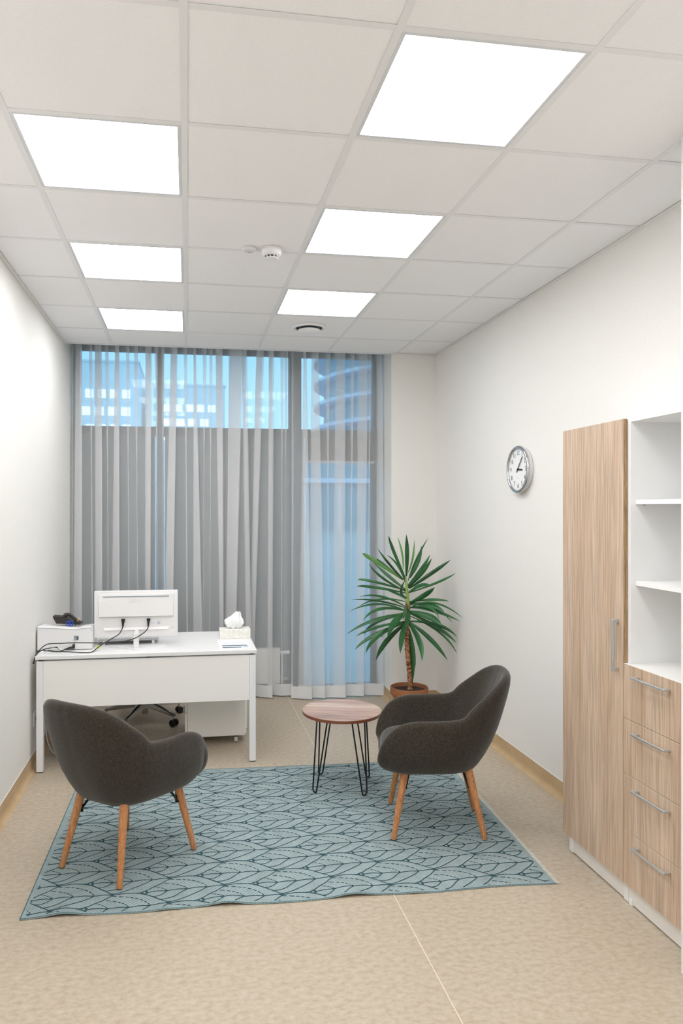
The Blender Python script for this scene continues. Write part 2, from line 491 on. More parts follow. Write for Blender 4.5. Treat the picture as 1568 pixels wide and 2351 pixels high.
# ------------------------------------------------------------------ sheer curtains
ZTOP = 3.30
def curtain(label, x0, x1, yb, ybot, big, small, seed, zbot=0.012):
    """folds: big = (centre, width) kept to the floor, small = gathered only at the heading"""
    rnd = random.Random(seed)
    t = thing('sheer_curtain', label, 'curtain', ((x0 + x1) / 2, yb, zbot), 0, 'sheer floor-length curtains at the window')
    folds = [(q[0], q, 1) for q in big] + [(c, rnd.uniform(.020, .030), 0) for c in small if all(abs(c - b[0]) > .04 + b[1] / 2 for b in big)]
    folds = sorted(f for f in folds if x0 + .03 < f[0] < x1 - .02)
    amp = [rnd.uniform(.6, 1.2) for _ in folds]; dr = [rnd.uniform(-.025, .025) for _ in folds]
    def path(z):
        u = 1 - z / ZTOP                                  # 0 at the heading, 1 at the floor
        p = [(x0, yb + ybot * 0)]
        for (c, w, bigf), a, d in zip(folds, amp, dr):
            if bigf:
                k = (2.4 - z) / 1.42                      # 0 at transom height, 1 at desk height
                k2 = max(-.7, min(1.7, k))
                ww = max(.012, w[1] + (w[3] - w[1]) * k2); cc = w[0] + (w[2] - w[0]) * k2; dep = (.016 + .026 * u) * a
            else: ww = w * max(0, 1 - u * 2.6); cc = c + d * u; dep = .012 * a * max(0, 1 - u * 2.4)
            p += [(cc + ww / 2 - .004, yb - dep), (cc + ww / 2 + .001, yb - dep * .5), (cc - ww / 2 - .001, yb + dep * .3), (cc - ww / 2 + .004, yb + dep)]
            if bigf and x0 < .9: p += [(cc + ww / 2 - .006, yb + dep * 1.15), (cc + ww / 2 - .002, yb + dep * 1.35), (cc - ww / 2 + .003, yb + dep * 1.5), (cc - ww / 2 + .006, yb + dep * 1.7)]
        p.append((x1, yb))
        return p
    def grid(zs, m, nm, off=0.0):
        bm = B(); rows = []
        for z in zs:
            pl = cr([Vector((a, b, 0)) for a, b in path(z)], 4)
            rows.append([bm.verts.new((v.x, v.y + off + .012 * math.sin(v.x * 9 + z * 1.3), z)) for v in pl])
        for r0, r1 in zip(rows, rows[1:]):
            for k in range(len(r0) - 1): bm.faces.new((r0[k], r0[k + 1], r1[k + 1], r1[k]))
        o = link(nm, bm, m, t, smooth=True)
        return o
    HZ = zbot + .105
    grid([HZ + (ZTOP - HZ) * k / 26 for k in range(27)], M['sheer'], 'cloth')
    grid([zbot, zbot + .05, HZ], M['hem'], 'hem')
    grid([ZTOP - .08, ZTOP], M['hem'], 'heading', -.002)
    return t
bigA = [(-0.921, 0.05, -0.925, 0.059), (-0.756, 0.05, -0.753, 0.052), (-0.603, 0.038, -0.612, 0.056), (-0.338, 0.041, -0.341, 0.04), (-0.13, 0.051, -0.158, 0.061), (0.068, 0.028, 0.083, 0.058), (0.279, 0.043, 0.291, 0.028)]
bigB = [(0.412, 0.089, 0.385, 0.076), (0.506, 0.027, 0.524, 0.027), (0.617, 0.041, 0.58, 0.03), (0.732, 0.027, 0.726, 0.023)]
bigC = [(0.925, 0.039, 0.935, 0.049), (1.027, 0.024, 1.028, 0.059), (1.122, 0.059, 1.126, 0.095), (1.344, 0.064, 1.338, 0.076), (1.544, 0.064, 1.534, 0.052), (1.714, 0.032, 1.717, 0.03)]
smA = [-0.883, -0.822, -0.684, -0.568, -0.51, -0.44, -0.374, -0.27, -0.21, -0.077, -0.021, 0.024, 0.148, 0.205, 0.24]
smB = [0.461, 0.561, 0.66, 0.70, 0.743, 0.83, 0.87]
smC = [1.005, 1.06, 1.187, 1.235, 1.402, 1.455, 1.499, 1.616, 1.718]
curtain('sheer curtain at the left, behind printer and monitor', XL + .012, .362, 6.35, 0, bigA, smA, 3)
curtain('sheer curtain of middle width behind the tissue box, hem showing right of the desk', .352, .935, 6.365, 0, bigB, smB, 5)
curtain('sheer curtain at the right with the blue dusk behind it, nearest the plant', .905, 1.738, 6.275, 0, bigC, smC, 9)
t = thing('curtain_track', 'white curtain track hidden above the ceiling edge', 'curtain track', (.38, 6.35, 3.33))
box('rail', XL + .01, XRV - .01, 6.26, 6.40, 3.335, ZH, M['white_metal'], t, .003)
for k in range(30): box('glider', XL + .03 + k * .09, XL + .04 + k * .09, 6.30, 6.36, 3.305, 3.335, M['white'], t)

# ------------------------------------------------------------------ outdoors
g = S(box('ground', -60, 90, YW + .14, 190, -.35, -.1, M['pave']))
def far_block(label, x0, x1, y, h, wins):
    t = thing('office_building', label, 'building', ((x0 + x1) / 2, y + 6, -.1))
    box('facade', x0, x1, y, y + 14, -.1, h, M['facade'], t)
    box('roof_edge', x0 - .1, x1 + .1, y - .1, y + 14.1, h, h + .2, M['facade'], t)
    for a, b, z0, z1 in wins:
        n = max(1, int(round((b - a) / 1.15)))
        w = (b - a) / n
        for k in range(n):
            o = box('window', a + k * w + .2, a + (k + 1) * w - .2, y - .05, y + .05, z0, z1, M['litwin'], t)
    return t
FA = 70.0
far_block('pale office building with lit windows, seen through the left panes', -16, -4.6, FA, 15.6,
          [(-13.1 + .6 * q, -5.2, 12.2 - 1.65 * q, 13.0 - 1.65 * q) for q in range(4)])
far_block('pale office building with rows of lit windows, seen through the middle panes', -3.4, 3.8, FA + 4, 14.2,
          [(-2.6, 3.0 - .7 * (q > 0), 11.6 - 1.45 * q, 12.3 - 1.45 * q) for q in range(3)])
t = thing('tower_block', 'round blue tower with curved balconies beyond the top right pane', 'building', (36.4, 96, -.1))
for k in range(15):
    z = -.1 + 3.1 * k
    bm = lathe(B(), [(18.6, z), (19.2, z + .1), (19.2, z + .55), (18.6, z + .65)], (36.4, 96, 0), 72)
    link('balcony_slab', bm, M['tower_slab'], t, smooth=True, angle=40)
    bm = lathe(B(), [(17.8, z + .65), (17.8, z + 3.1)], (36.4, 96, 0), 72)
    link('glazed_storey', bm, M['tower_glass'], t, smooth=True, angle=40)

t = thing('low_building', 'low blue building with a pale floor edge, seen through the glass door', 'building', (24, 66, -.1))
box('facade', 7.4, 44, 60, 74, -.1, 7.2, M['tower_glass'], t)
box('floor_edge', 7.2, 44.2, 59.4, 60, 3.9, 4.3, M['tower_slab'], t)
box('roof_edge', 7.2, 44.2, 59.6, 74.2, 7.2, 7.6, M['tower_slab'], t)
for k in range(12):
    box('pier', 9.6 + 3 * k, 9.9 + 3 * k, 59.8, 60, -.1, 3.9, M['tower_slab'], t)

# ------------------------------------------------------------------ ceiling fittings
t = thing('smoke_detector', 'white round smoke detector with black slots, the larger of two ceiling discs', 'smoke detector', (.429, 3.70, ZC))
c0 = (.429, 3.70, 0)
link('mounting_base', lathe(B(), [(0, ZC - .001), (.052, ZC - .001), (.053, ZC - .012), (.051, ZC - .014)], c0), M['plastic_white'], t, smooth=True, angle=40)
link('body', lathe(B(), [(.051, ZC - .013), (.052, ZC - .026), (.046, ZC - .036), (.037, ZC - .041)], c0), M['plastic_white'], t, smooth=True, angle=40)
link('sensor_chamber', lathe(B(), [(.036, ZC - .038), (.034, ZC - .050)], c0), M['black'], t, smooth=True, angle=40)
link('cap', lathe(B(), [(.035, ZC - .049), (.033, ZC - .053), (.02, ZC - .057), (0, ZC - .058)], c0), M['plastic_white'], t, smooth=True, angle=40)
for k in range(12):
    a = R(30 * k + 15)
    bm = bx(B(), .0335, .0385, -.0022, .0022, ZC - .051, ZC - .039)
    bmesh.ops.rotate(bm, verts=bm.verts, cent=(0, 0, 0), matrix=Matrix.Rotation(a, 3, 'Z')); bmesh.ops.translate(bm, verts=bm.verts, vec=(c0[0], c0[1], 0))
    link('rib', bm, M['plastic_white'], t)
t = thing('call_disc', 'small flat white ceiling disc left of the smoke detector', 'sensor', (.314, 3.71, ZC))
c0 = (.314, 3.71, 0)
link('rim', lathe(B(), [(0, ZC - .001), (.036, ZC - .001), (.037, ZC - .009), (.033, ZC - .013), (.026, ZC - .014)], c0), M['plastic_white'], t, smooth=True, angle=40)
link('lens', lathe(B(), [(.026, ZC - .0135), (.020, ZC - .019), (0, ZC - .020)], c0), M['plastic_grey'], t, smooth=True, angle=40)
link('indicator', lathe(B(), [(.0025, ZC - .019), (.0022, ZC - .0212), (0, ZC - .0213)], c0, 12), M['black'], t)
t = thing('air_valve', 'round white air valve in the ceiling above the window', 'vent', (.89, 5.255, ZC))
c0 = (.89, 5.255, 0)
link('flange', lathe(B(), [(.128, ZC - .0005), (.126, ZC - .006), (.105, ZC - .012), (.098, ZC - .006), (.098, ZC + .0009)], c0, 64, 'Z', False), M['white'], t, smooth=True, angle=40)
link('throat', lathe(B(), [(.0975, ZC - .003), (.0975, ZC + .0006), (0, ZC + .0006)], c0, 64, 'Z', False), M['black'], t, smooth=True, angle=40)
link('disc', lathe(B(), [(0, ZC - .020), (.084, ZC - .022), (.087, ZC - .027), (.065, ZC - .036), (0, ZC - .040)], c0), M['white'], t, smooth=True, angle=40)

# ------------------------------------------------------------------ rug
RFL, RFR, RBR, RBL = Vector((-.679, 3.075, 0)), Vector((1.632, 3.008, 0)), Vector((1.70, 4.60, 0)), Vector((-.66, 4.70, 0))
def rug_z(u, v):
    """u along the front edge 0..1, v from front 0 to back 1"""
    z = 0
    for c, w, h in ((.075, .030, .011), (.365, .032, .013), (.60, .035, .012), (.255, .02, .004), (.72, .02, .004)):
        z += h * math.exp(-((u - c) / w) ** 2) * math.exp(-(v / .055) ** 2)
    return z + .0006 * (1 + math.sin(u * 31 + v * 9))
def rug_pt(u, v, dz=0):
    p = RFL.lerp(RFR, u).lerp(RBL.lerp(RBR, u), v)
    p.y += .006 * math.sin(u * 23) * (1 - v)
    return Vector((p.x, p.y, .0042 + rug_z(u, v) + dz))
rug = thing('rug', 'flat blue-grey rug with a dark woven leaf pattern under the armchairs', 'rug', (.5, 3.85, 0))
NU, NV = 150, 60
bm = B(); top = []; bot = []
for j in range(NV + 1):
    v = (j / NV) ** 1.6 
    top.append([bm.verts.new(rug_pt(i / NU, v)) for i in range(NU + 1)])
    bot.append([bm.verts.new(rug_pt(i / NU, v) + Vector((0, 0, -.0036))) for i in range(NU + 1)])
for j in range(NV):
    for i in range(NU):
        bm.faces.new((top[j][i], top[j][i + 1], top[j + 1][i + 1], top[j + 1][i]))
        bm.faces.new((bot[j][i], bot[j + 1][i], bot[j + 1][i + 1], bot[j][i + 1]))
edge = [(0, i) for i in range(NU + 1)] + [(j, NU) for j in range(1, NV + 1)] + [(NV, i) for i in range(NU - 1, -1, -1)] + [(j, 0) for j in range(NV - 1, -1, -1)]
for (a, b), (c_, d) in zip(edge, edge[1:]):
    bm.faces.new((top[a][b], bot[a][b], bot[c_][d], top[c_][d]))
link('woven_field', bm, M['rug'], rug, smooth=True, angle=50)
for nm, f in (('front_binding', lambda t_: (t_, .002)), ('back_binding', lambda t_: (t_, .998)), ('side_binding', lambda t_: (.001, t_))):
    bm = B(); tube(bm, [rug_pt(*f(k / 90), -.0018) for k in range(91)], .0032, 6); link(nm, bm, M['rug_bind'], rug, smooth=True)
bm = B()
for k in range(80):
    v0, v1 = k / 80, (k + 1) / 80
    a, b = rug_pt(.999, v0, .0004), rug_pt(.999, v1, .0004)
    q = [a, b, b + Vector((.022, 0, -.0035)), a + Vector((.022 + random.uniform(-.003, .003), 0, -.0035))]
    bm.faces.new([bm.verts.new(p) for p in q])
link('edge_tape', bm, M['rug_fringe'], rug)
# woven leaf lines: a lattice of leaf fans
Lx, Hy = .486, .2115
bm = B()
dirx = (RFR - RFL).normalized()
def inside(p):
    rel = p - RFL
    u = rel.dot(dirx) / (RFR - RFL).length
    n = Vector((-dirx.y, dirx.x, 0))
    v = rel.dot(n) / 1.60
    return u, v
def ribbon(pts, w, dash=False):
    pts = cr([Vector((a, b, 0)) for a, b in pts], 5)
    prev = None
    for i, p in enumerate(pts):
        u, v = inside(p)
        if not (.006 < u < .994 and .008 < v < .992): prev = None; continue
        d = (pts[min(i + 1, len(pts) - 1)] - pts[max(i - 1, 0)]).normalized(); n = Vector((-d.y, d.x, 0))
        q = rug_pt(u, v, .0013)
        # keep the lattice undistorted: use the plan position, take only the height from the rug
        base = Vector((p.x, p.y + .006 * math.sin(u * 23) * (1 - v), q.z))
        cur = (bm.verts.new(base + n * w / 2), bm.verts.new(base - n * w / 2))
        if prev and not (dash and i % 3 == 2): bm.faces.new((prev[0], prev[1], cur[1], cur[0]))
        prev = cur
def blob(x, y, a, b):
    p = Vector((x, y, 0)); u, v = inside(p)
    if not (.01 < u < .99 and .012 < v < .99): return
    z = rug_pt(u, v, .0014).z; yy = y + .006 * math.sin(u * 23) * (1 - v)
    bm.faces.new([bm.verts.new((x + dx, yy + dy, z)) for dx, dy in ((-a, 0), (-a * .2, b), (a, 0), (-a * .2, -b))][::-1])
def motif(X, Y):
    f = lambda pts, w=.0050, dash=False: ribbon([(X + a * Lx, Y + b * Hy) for a, b in pts], w, dash)
    W2 = .0046
    f([(0, 0), (.10, .035), (.17, .02), (.225, .0)])
    f([(.30, 0), (.38, .025), (.47, .0), (.56, .025), (.65, .0), (.74, .025), (.83, .0), (.92, .02), (1, 0)])
    f([(.22, 0), (.29, .09), (.345, .20), (.407, .30), (.46, .42), (.5, .5)])
    f([(.22, 0), (.293, -.09), (.354, -.20), (.431, -.36), (.5, -.5)])
    f([(.245, .0), (.268, .045), (.300, 0), (.268, -.045), (.245, .0)], W2)
    f([(.30, .0), (.285, .055), (.285, .09)], W2); f([(.30, .0), (.29, -.05), (.285, -.085)], W2)
    f([(.475, 0), (.446, .07), (.412, .135), (.361, .20)], W2, True); f([(.475, 0), (.431, -.11), (.39, -.17), (.335, -.18)], W2)
    f([(.65, 0), (.627, .08), (.584, .17), (.52, .245), (.43, .31)], W2, True); f([(.65, 0), (.598, -.10), (.538, -.24), (.475, -.31), (.405, -.325)], W2)
    f([(.83, 0), (.80, .12), (.735, .265), (.663, .35), (.589, .405), (.49, .455)], W2, True); f([(.83, 0), (.782, -.10), (.695, -.235), (.619, -.34), (.54, -.43), (.46, -.46)], W2)
    for a, s_ in ((.47, 1), (.65, 1), (.83, 1), (1.0, 1.25), (.225, .8), (.30, .7)):
        blob(X + a * Lx - .004, Y, .013 * s_, .006 * s_)
for i in range(-2, 12):
    for j in range(-3, 12):
        motif(.413 - Lx * 2 + i * Lx / 2 - .0, 3.103 - .35 * 0 + (j + (i % 2) / 2) * Hy - (0.010 if False else 0) - .012 * i * 0)
o = link('woven_leaf_lines', bm, M['rug_line'], rug); o['kind'] = 'stuff'

# ------------------------------------------------------------------ armchairs
def armchair(label):
    t = thing('armchair', label, 'armchair', (0, 0, 0), 0, 'dark grey upholstered tub armchairs on the rug')
    half = [(.288, 0, .374, 1, 0), (.290, .10, .374, 1, 0), (.290, .185, .378, .9, .4), (.300, .228, .398, .45, .9), (.288, .250, .452, .12, 1),
            (.258, .254, .510, .05, 1), (.208, .262, .560, 0, 1), (.13, .266, .588, 0, 1), (.02, .268, .594, -.05, 1), (-.115, .262, .608, -.1, 1),
            (-.175, .250, .662, -.2, .98), (-.235, .232, .712, -.35, .93), (-.300, .194, .768, -.6, .8), (-.345, .126, .799, -.85, .5), (-.362, .045, .806, -1, .1)]
    ctl = [Vector(h) if False else h for h in half]
    full = ctl + [(-.363, 0, .806, -1, 0)] + [(x, -y, z, nx, -ny) for x, y, z, nx, ny in reversed(ctl[1:])]
    T = cr([Vector(h[:3]) for h in full], 4, closed=True)
    Nn = cr([Vector((h[3], h[4], 0)) for h in full], 4, closed=True)
    n = len(T)
    bm = B(); rows = []
    for i in range(n):
        tan = (T[(i + 1) % n] - T[i - 1]).normalized()
        nn = Nn[i].normalized(); nn = (nn - tan * nn.dot(tan)).normalized()
        w = tan.cross(nn).normalized()
        if w.z < -.2 or (abs(w.z) <= .45 and w.x < 0 and T[i].x > .2): w = -w
        p = T[i]
        hgt = max(0, min(1, (p.z - .372) / .2))
        r = .013 + .014 * hgt
        # foot of the wall under this rim point
        a = math.atan2(p.y / .27, (p.x) / .27)
        ca, sa = math.cos(a), math.sin(a)
        sx = .285 if ca > 0 else .212
        e = .34 if ca > 0 else .60
        bxp = sx * math.copysign(abs(ca) ** e, ca); byp = (.243 if ca > 0 else .222) * math.copysign(abs(sa) ** e, sa)
        if ca < 0: byp *= (1 - .22 * (-ca) ** 1.0)
        foot = Vector((bxp, byp, .344))
        bul = nn * (.022 * hgt)
        outer_top = p + nn * r - w * .012
        row = [Vector((0.03, 0, .322)), Vector((foot.x * .62, foot.y * .62, .322)), Vector((foot.x * .90, foot.y * .90, .327)), foot + Vector((0, 0, .004)) + nn * .004,
               foot.lerp(outer_top, .30) + bul * 1.0 + nn * .010 * hgt, foot.lerp(outer_top, .65) + bul * .9, outer_top,
               p + nn * r * .7 + w * r * .72, p + w * r, p - nn * r * .7 + w * r * .72, p - nn * r - w * .012]
        inn = Vector((foot.x * .80, foot.y * .80, .384))
        row += [(p - nn * r * 1.1).lerp(inn, .45) + bul * .3, inn, Vector((foot.x * .5, foot.y * .5, .380)), Vector((0.03, 0, .380))]
        rows.append([bm.verts.new(v) for v in row])
    for i in range(n):
        a, b = rows[i], rows[(i + 1) % n]
        for k in range(len(a) - 1): bm.faces.new((a[k], a[k + 1], b[k + 1], b[k]))
    bmesh.ops.remove_doubles(bm, verts=bm.verts, dist=1e-5)
    link('shell', bm, M['fabric'], t, smooth=True, mods=subsurf(1))
    # cushion
    bm = B(); rows = []
    prof = [(0, .002), (.55, .0), (.86, .004), (.97, .018), (1.0, .040), (.985, .058), (.93, .072), (.8, .081), (.45, .090), (0, .093)]
    NS = 48
    for r_, z in prof:
        ring = []
        for k in range(NS):
            a = 2 * math.pi * k / NS
            ca, sa = math.cos(a), math.sin(a)
            x = .045 + (.250 if ca > 0 else .20) * math.copysign(abs(ca) ** .55, ca) * r_
            y = (.208 - (.03 if ca < 0 else 0) * abs(ca)) * math.copysign(abs(sa) ** .6, sa) * r_
            zz = (.384 + z * 1.08) - (.010 * max(0, (x - .2) / .1) ** 2)
            ring.append(bm.verts.new((x, y, zz)))
        rows.append(ring)
    for a, b in zip(rows, rows[1:]):
        for k in range(NS): bm.faces.new((a[k], a[(k + 1) % NS], b[(k + 1) % NS], b[k]))
    bmesh.ops.remove_doubles(bm, verts=bm.verts, dist=1e-5)
    cu = link('seat_cushion', bm, M['fabric'], t, smooth=True, mods=subsurf(1))
    pts = []
    for k in range(NS):
        a = 2 * math.pi * k / NS; ca, sa = math.cos(a), math.sin(a)
        x = .045 + (.250 if ca > 0 else .20) * math.copysign(abs(ca) ** .55, ca) * .985
        y = (.208 - (.03 if ca < 0 else 0) * abs(ca)) * math.copysign(abs(sa) ** .6, sa) * .985
        pts.append((x, y, .384 + .017 - .010 * max(0, (x - .2) / .1) ** 2))
    bm = B(); tube(bm, pts, .004, 6, closed=True); link('piping', bm, M['fabric'], cu, smooth=True)
    for fx, fy, tx, ty in ((.23, .2275, .165, .165), (.23, -.2275, .165, -.165), (-.23, .185, -.15, .135), (-.23, -.185, -.15, -.135)):
        bm = B(); a, b = Vector((fx, fy, .0055)), Vector((tx, ty, .362))
        d = (b - a)
        tube(bm, [a, a + d * .012, a + d * .3, a + d * .65, b], [.0125, .0138, .0158, .0185, .0215], 20)
        lg = link('leg', bm, M['leg_wood'], t, smooth=True, angle=40)
        bm = B(); q = Vector((tx * .86, ty * .72, .326)); q2 = a + d * .72 + Vector((-.02 if tx > 0 else .02, -.010 if ty > 0 else .010, 0))
        tube(bm, [q, q2, a + d * .68 + Vector((-.016 * (1 if tx > 0 else -1), 0, 0))], [.006, .006, .005], 6)
        bx(bm, q2.x - .004, q2.x + .004, q2.y - .006, q2.y + .006, q2.z - .015, q2.z + .05)
        link('bracket', bm, M['black_metal'], lg)
    return t
ch1 = armchair('dark grey tub armchair seen from behind, in front of the desk')
ch2 = copy_tree(ch1)
ch2['label'] = 'dark grey tub armchair seen from its side, right of the round table'
for o_, (cx_, cy_), ang in ((ch1, (-.290, 3.545), 50), (ch2, (1.308, 3.685), 166)):
    o_.location = (cx_, cy_, 0.0045); o_.rotation_euler = (0, 0, R(ang))

# ------------------------------------------------------------------ round side table on hairpin legs
TC = Vector((.925, 4.27, 0)); TZ = .464
t = thing('side_table', 'round walnut-topped side table on black hairpin legs', 'table', (TC.x, TC.y, 0.005), R(-17.5))
link('tabletop', lathe(B(), [(0, TZ - .0005), (.2385, TZ - .0005), (.2385, TZ + .0002), (0, TZ + .0002)], (TC.x, TC.y, 0), 96), M['walnut'], t)
link('edge_band', lathe(B(), [(0, TZ - .018), (.2375, TZ - .018), (.2395, TZ - .016), (.2395, TZ - .0025), (.2385, TZ - .0006), (0, TZ - .0006)], (TC.x, TC.y, 0), 96), M['walnut_edge'], t, smooth=True, angle=30)
for k in range(4):
    a = R(45 + 90 * k - 17.5)
    rad = Vector((math.cos(a), math.sin(a), 0)); tg = Vector((-rad.y, rad.x, 0))
    top = TC + rad * .150 + Vector((0, 0, TZ - .019)); foot = TC + rad * .207 + Vector((0, 0, .0118))
    pts = [top + tg * .050]
    for q in range(1, 6): pts.append((top + tg * .050).lerp(foot + tg * .018 + Vector((0, 0, .018)), q / 5))
    for q in range(1, 9):
        b = math.pi * q / 9
        pts.append(foot + tg * .018 * math.cos(b) + Vector((0, 0, .018 * (1 - math.sin(b)))))
    for q in range(0, 6): pts.append((foot - tg * .018 + Vector((0, 0, .018))).lerp(top - tg * .050, q / 5))
    bm = B(); tube(bm, pts, .0047, 10)
    lg = link('hairpin_leg', bm, M['black_metal'], t, smooth=True, angle=50)
    bm = B(); bx(bm, -.02, .02, -.06, .06, TZ - .0215, TZ - .0182)
    bmesh.ops.rotate(bm, verts=bm.verts, cent=(0, 0, 0), matrix=Matrix.Rotation(a, 3, 'Z')); bmesh.ops.translate(bm, verts=bm.verts, vec=(top.x, top.y, 0))
    link('mounting_plate', bm, M['black_metal'], lg)

# ------------------------------------------------------------------ tall cupboard and shelf unit with drawers
FX = 1.830                                             # front plane of doors and drawers
CX = 1.850                                             # front edge of the carcasses
CY0, CYM, CY1 = YN + .004, 2.806, 3.304                # near end, joint, far end
HC = 2.062
t = thing('tall_cupboard', 'tall cupboard with one full-height oak door', 'cupboard', (1.99, (CYM + CY1) / 2, 0))
bm = B()
bx(bm, CX, XR - .002, CY1 - .018, CY1, .092, HC); bx(bm, CX, XR - .002, CYM, CYM + .018, .092, HC)
bx(bm, CX, XR - .002, CYM + .018, CY1 - .018, HC - .018, HC); bx(bm, CX, XR - .002, CYM + .018, CY1 - .018, .092, .11)
bx(bm, XR - .010, XR - .002, CYM + .018, CY1 - .018, .11, HC - .018)
link('carcass', bm, M['white'], t)
d = box('door', FX, FX + .017, CYM + .001, CY1, .095, HC + .002, M['door_wood'], t)
bm = B(); bx(bm, FX + .0004, FX + .0172, CYM - .0006, CYM + .0009, .095, HC + .0025); link('edge_band', bm, M['door_edge'], d)
bm = B(); bx(bm, FX - .030, FX - .023, 2.838, 2.852, .984, 1.208, .0012); bx(bm, FX - .024, FX, 2.838, 2.852, .984, 1.000, .001); bx(bm, FX - .024, FX, 2.838, 2.852, 1.192, 1.208, .001)
link('handle', bm, M['steel'], d)
box('plinth', CX + .012, CX + .028, CYM, CY1 - .03, .006, .094, M['white_warm'], t)
for yy in (CY1 - .03, CYM + .02):
    link('foot', bx(B(), CX + .006, CX + .045, yy - .012, yy + .022, .0, .093, .006, 2), M['white'], t)
    link('foot', bx(B(), XR - .09, XR - .05, yy - .012, yy + .022, .0, .093, .006, 2), M['white'], t)

t = thing('shelf_unit', 'open white shelf unit above four oak-fronted drawers', 'shelf unit', (1.99, (CY0 + CYM) / 2, 0))
bm = B()
bx(bm, CX, XR - .002, CYM - .020, CYM - .002, .092, HC + .008); bx(bm, CX, XR - .002, CY0, CY0 + .018, .092, HC + .008)
bx(bm, XR - .010, XR - .002, CY0 + .018, CYM - .020, .11, HC - .012)
bx(bm, CX, XR - .002, CY0 + .018, CYM - .020, .092, .11)
link('carcass', bm, M['white'], t)
box('top_board', CX, XR - .002, CY0 + .018, CYM - .020, HC - .012, HC + .008, M['white'], t)
for z in (1.701, 1.358):
    s_ = box('shelf', CX + .022, XR - .010, CY0 + .019, CYM - .021, z, z + .019, M['white'], t)
    link('shelf_pin', (lambda b_: tube(b_, [(CX + .06, CYM - .020, z - .003), (CX + .06, CYM - .030, z - .003)], .003, 8))(B()), M['steel'], s_)
box('counter_board', CX - .002, XR - .010, CY0 + .018, CYM - .020, 1.006, 1.026, M['white_warm'], t)
zb = [.095, .3245, .5615, .7955, 1.028]
for k in range(4):
    dr = thing_dummy = None
    f_ = box('drawer', FX, FX + .017, CY0 - .001, CYM - .0022, zb[k] + .0022, zb[k + 1] - .0022, M['door_wood'], t)
    box('edge_band', FX + .0004, FX + .0172, CY0 - .001, CYM - .0022, zb[k + 1] - .0022, zb[k + 1] - .0010, M['white_warm'] if k == 3 else M['weld'], f_)
    zc = zb[k + 1] - .043
    bm = B(); bx(bm, FX - .031, FX - .024, 2.503, 2.713, zc - .0045, zc + .0045, .001)
    bx(bm, FX - .025, FX, 2.503, 2.519, zc - .0045, zc + .0045, .001); bx(bm, FX - .025, FX, 2.697, 2.713, zc - .0045, zc + .0045, .001)
    link('handle', bm, M['steel'], f_)
    bm = B(); bx(bm, FX + .018, XR - .05, CY0 + .03, CY0 + .042, zb[k] + .03, zb[k + 1] - .04); bx(bm, FX + .018, XR - .05, CYM - .045, CYM - .033, zb[k] + .03, zb[k + 1] - .04)
    bx(bm, FX + .018, XR - .05, CY0 + .042, CYM - .045, zb[k] + .03, zb[k] + .042)
    link('drawer_box', bm, M['white_warm'], f_)
box('plinth', CX + .012, CX + .028, CY0, CYM, .006, .094, M['white_warm'], t)
for yy in (CYM - .01, CY0 + .03):
    link('foot', bx(B(), CX + .003, CX + .045, yy - .012, yy + .01, .0, .03, .004, 2), M['white'], t)

# ------------------------------------------------------------------ wall clock
CY, CZ = 4.385, 1.937
t = thing('wall_clock', 'round chrome-rimmed wall clock with white face reading about seven past three', 'clock', (XR, CY, CZ))
c0 = (XR, CY, CZ)
RC = .155
link('case', lathe(B(), [(0, .001), (.140, .001), (.143, .004), (.143, .030), (0, .030)], c0, 72, '-X'), M['plastic_white'], t, smooth=True, angle=40)
link('bezel', lathe(B(), [(.136, .026), (.152, .026), (RC, .031), (RC, .036), (.152, .043), (.146, .046), (.139, .046), (.134, .040), (.134, .034)], c0, 72, '-X', False), M['chrome'], t, smooth=True, angle=60)
fc = link('dial', lathe(B(), [(0, .031), (.136, .031), (.136, .033), (0, .033)], c0, 72, '-X'), M['white'], t)
def on_dial(bm, ang, rad, x=.0335):
    """map mesh drawn in the xy plane to the dial at clock angle ang (degrees from 12) and radius rad, upright"""
    a = R(ang)
    off = Vector((math.sin(a) * rad, math.cos(a) * rad, 0))
    for v in bm.verts:
        p = v.co + off
        v.co = Vector((XR - x - v.co.z, CY - p.x, CZ + p.y))
    return bm
for n_ in range(1, 13):
    link('numeral', on_dial(text_mesh(str(n_), .042, .0003), 30 * n_, .106), M['ink'], fc)
bm = B()
for q in range(60):
    b2 = bx(B(), -.0007, .0007, -.003, .003, 0, .0003)
    bmesh.ops.rotate(b2, verts=b2.verts, cent=(0, 0, 0), matrix=Matrix.Rotation(-R(6 * q), 3, 'Z'))
    on_dial(b2, 6 * q, .129); me = bpy.data.meshes.new('m'); b2.to_mesh(me); b2.free(); bm.from_mesh(me); bpy.data.meshes.remove(me)
link('minute_marks', bm, M['slot'], fc)
link('maker_mark', on_dial(bx(B(), -.008, .008, -.001, .001, 0, .0003), 180, .055), M['slot'], fc)
def hand(nm, ang, l, tail, w, x):
    bm = bx(B(), -w / 2, w / 2, -tail, l, 0, .0015)
    bmesh.ops.rotate(bm, verts=bm.verts, cent=(0, 0, 0), matrix=Matrix.Rotation(-R(ang), 3, 'Z'))
    link(nm, on_dial(bm, 0, 0, x), M['black'], t)
hand('hour_hand', 93.5, .062, .014, .010, .0355); hand('minute_hand', 40, .104, .024, .0065, .0375)
link('hub', lathe(B(), [(.007, .033), (.007, .040), (0, .040)], c0, 24, '-X'), M['black'], t)

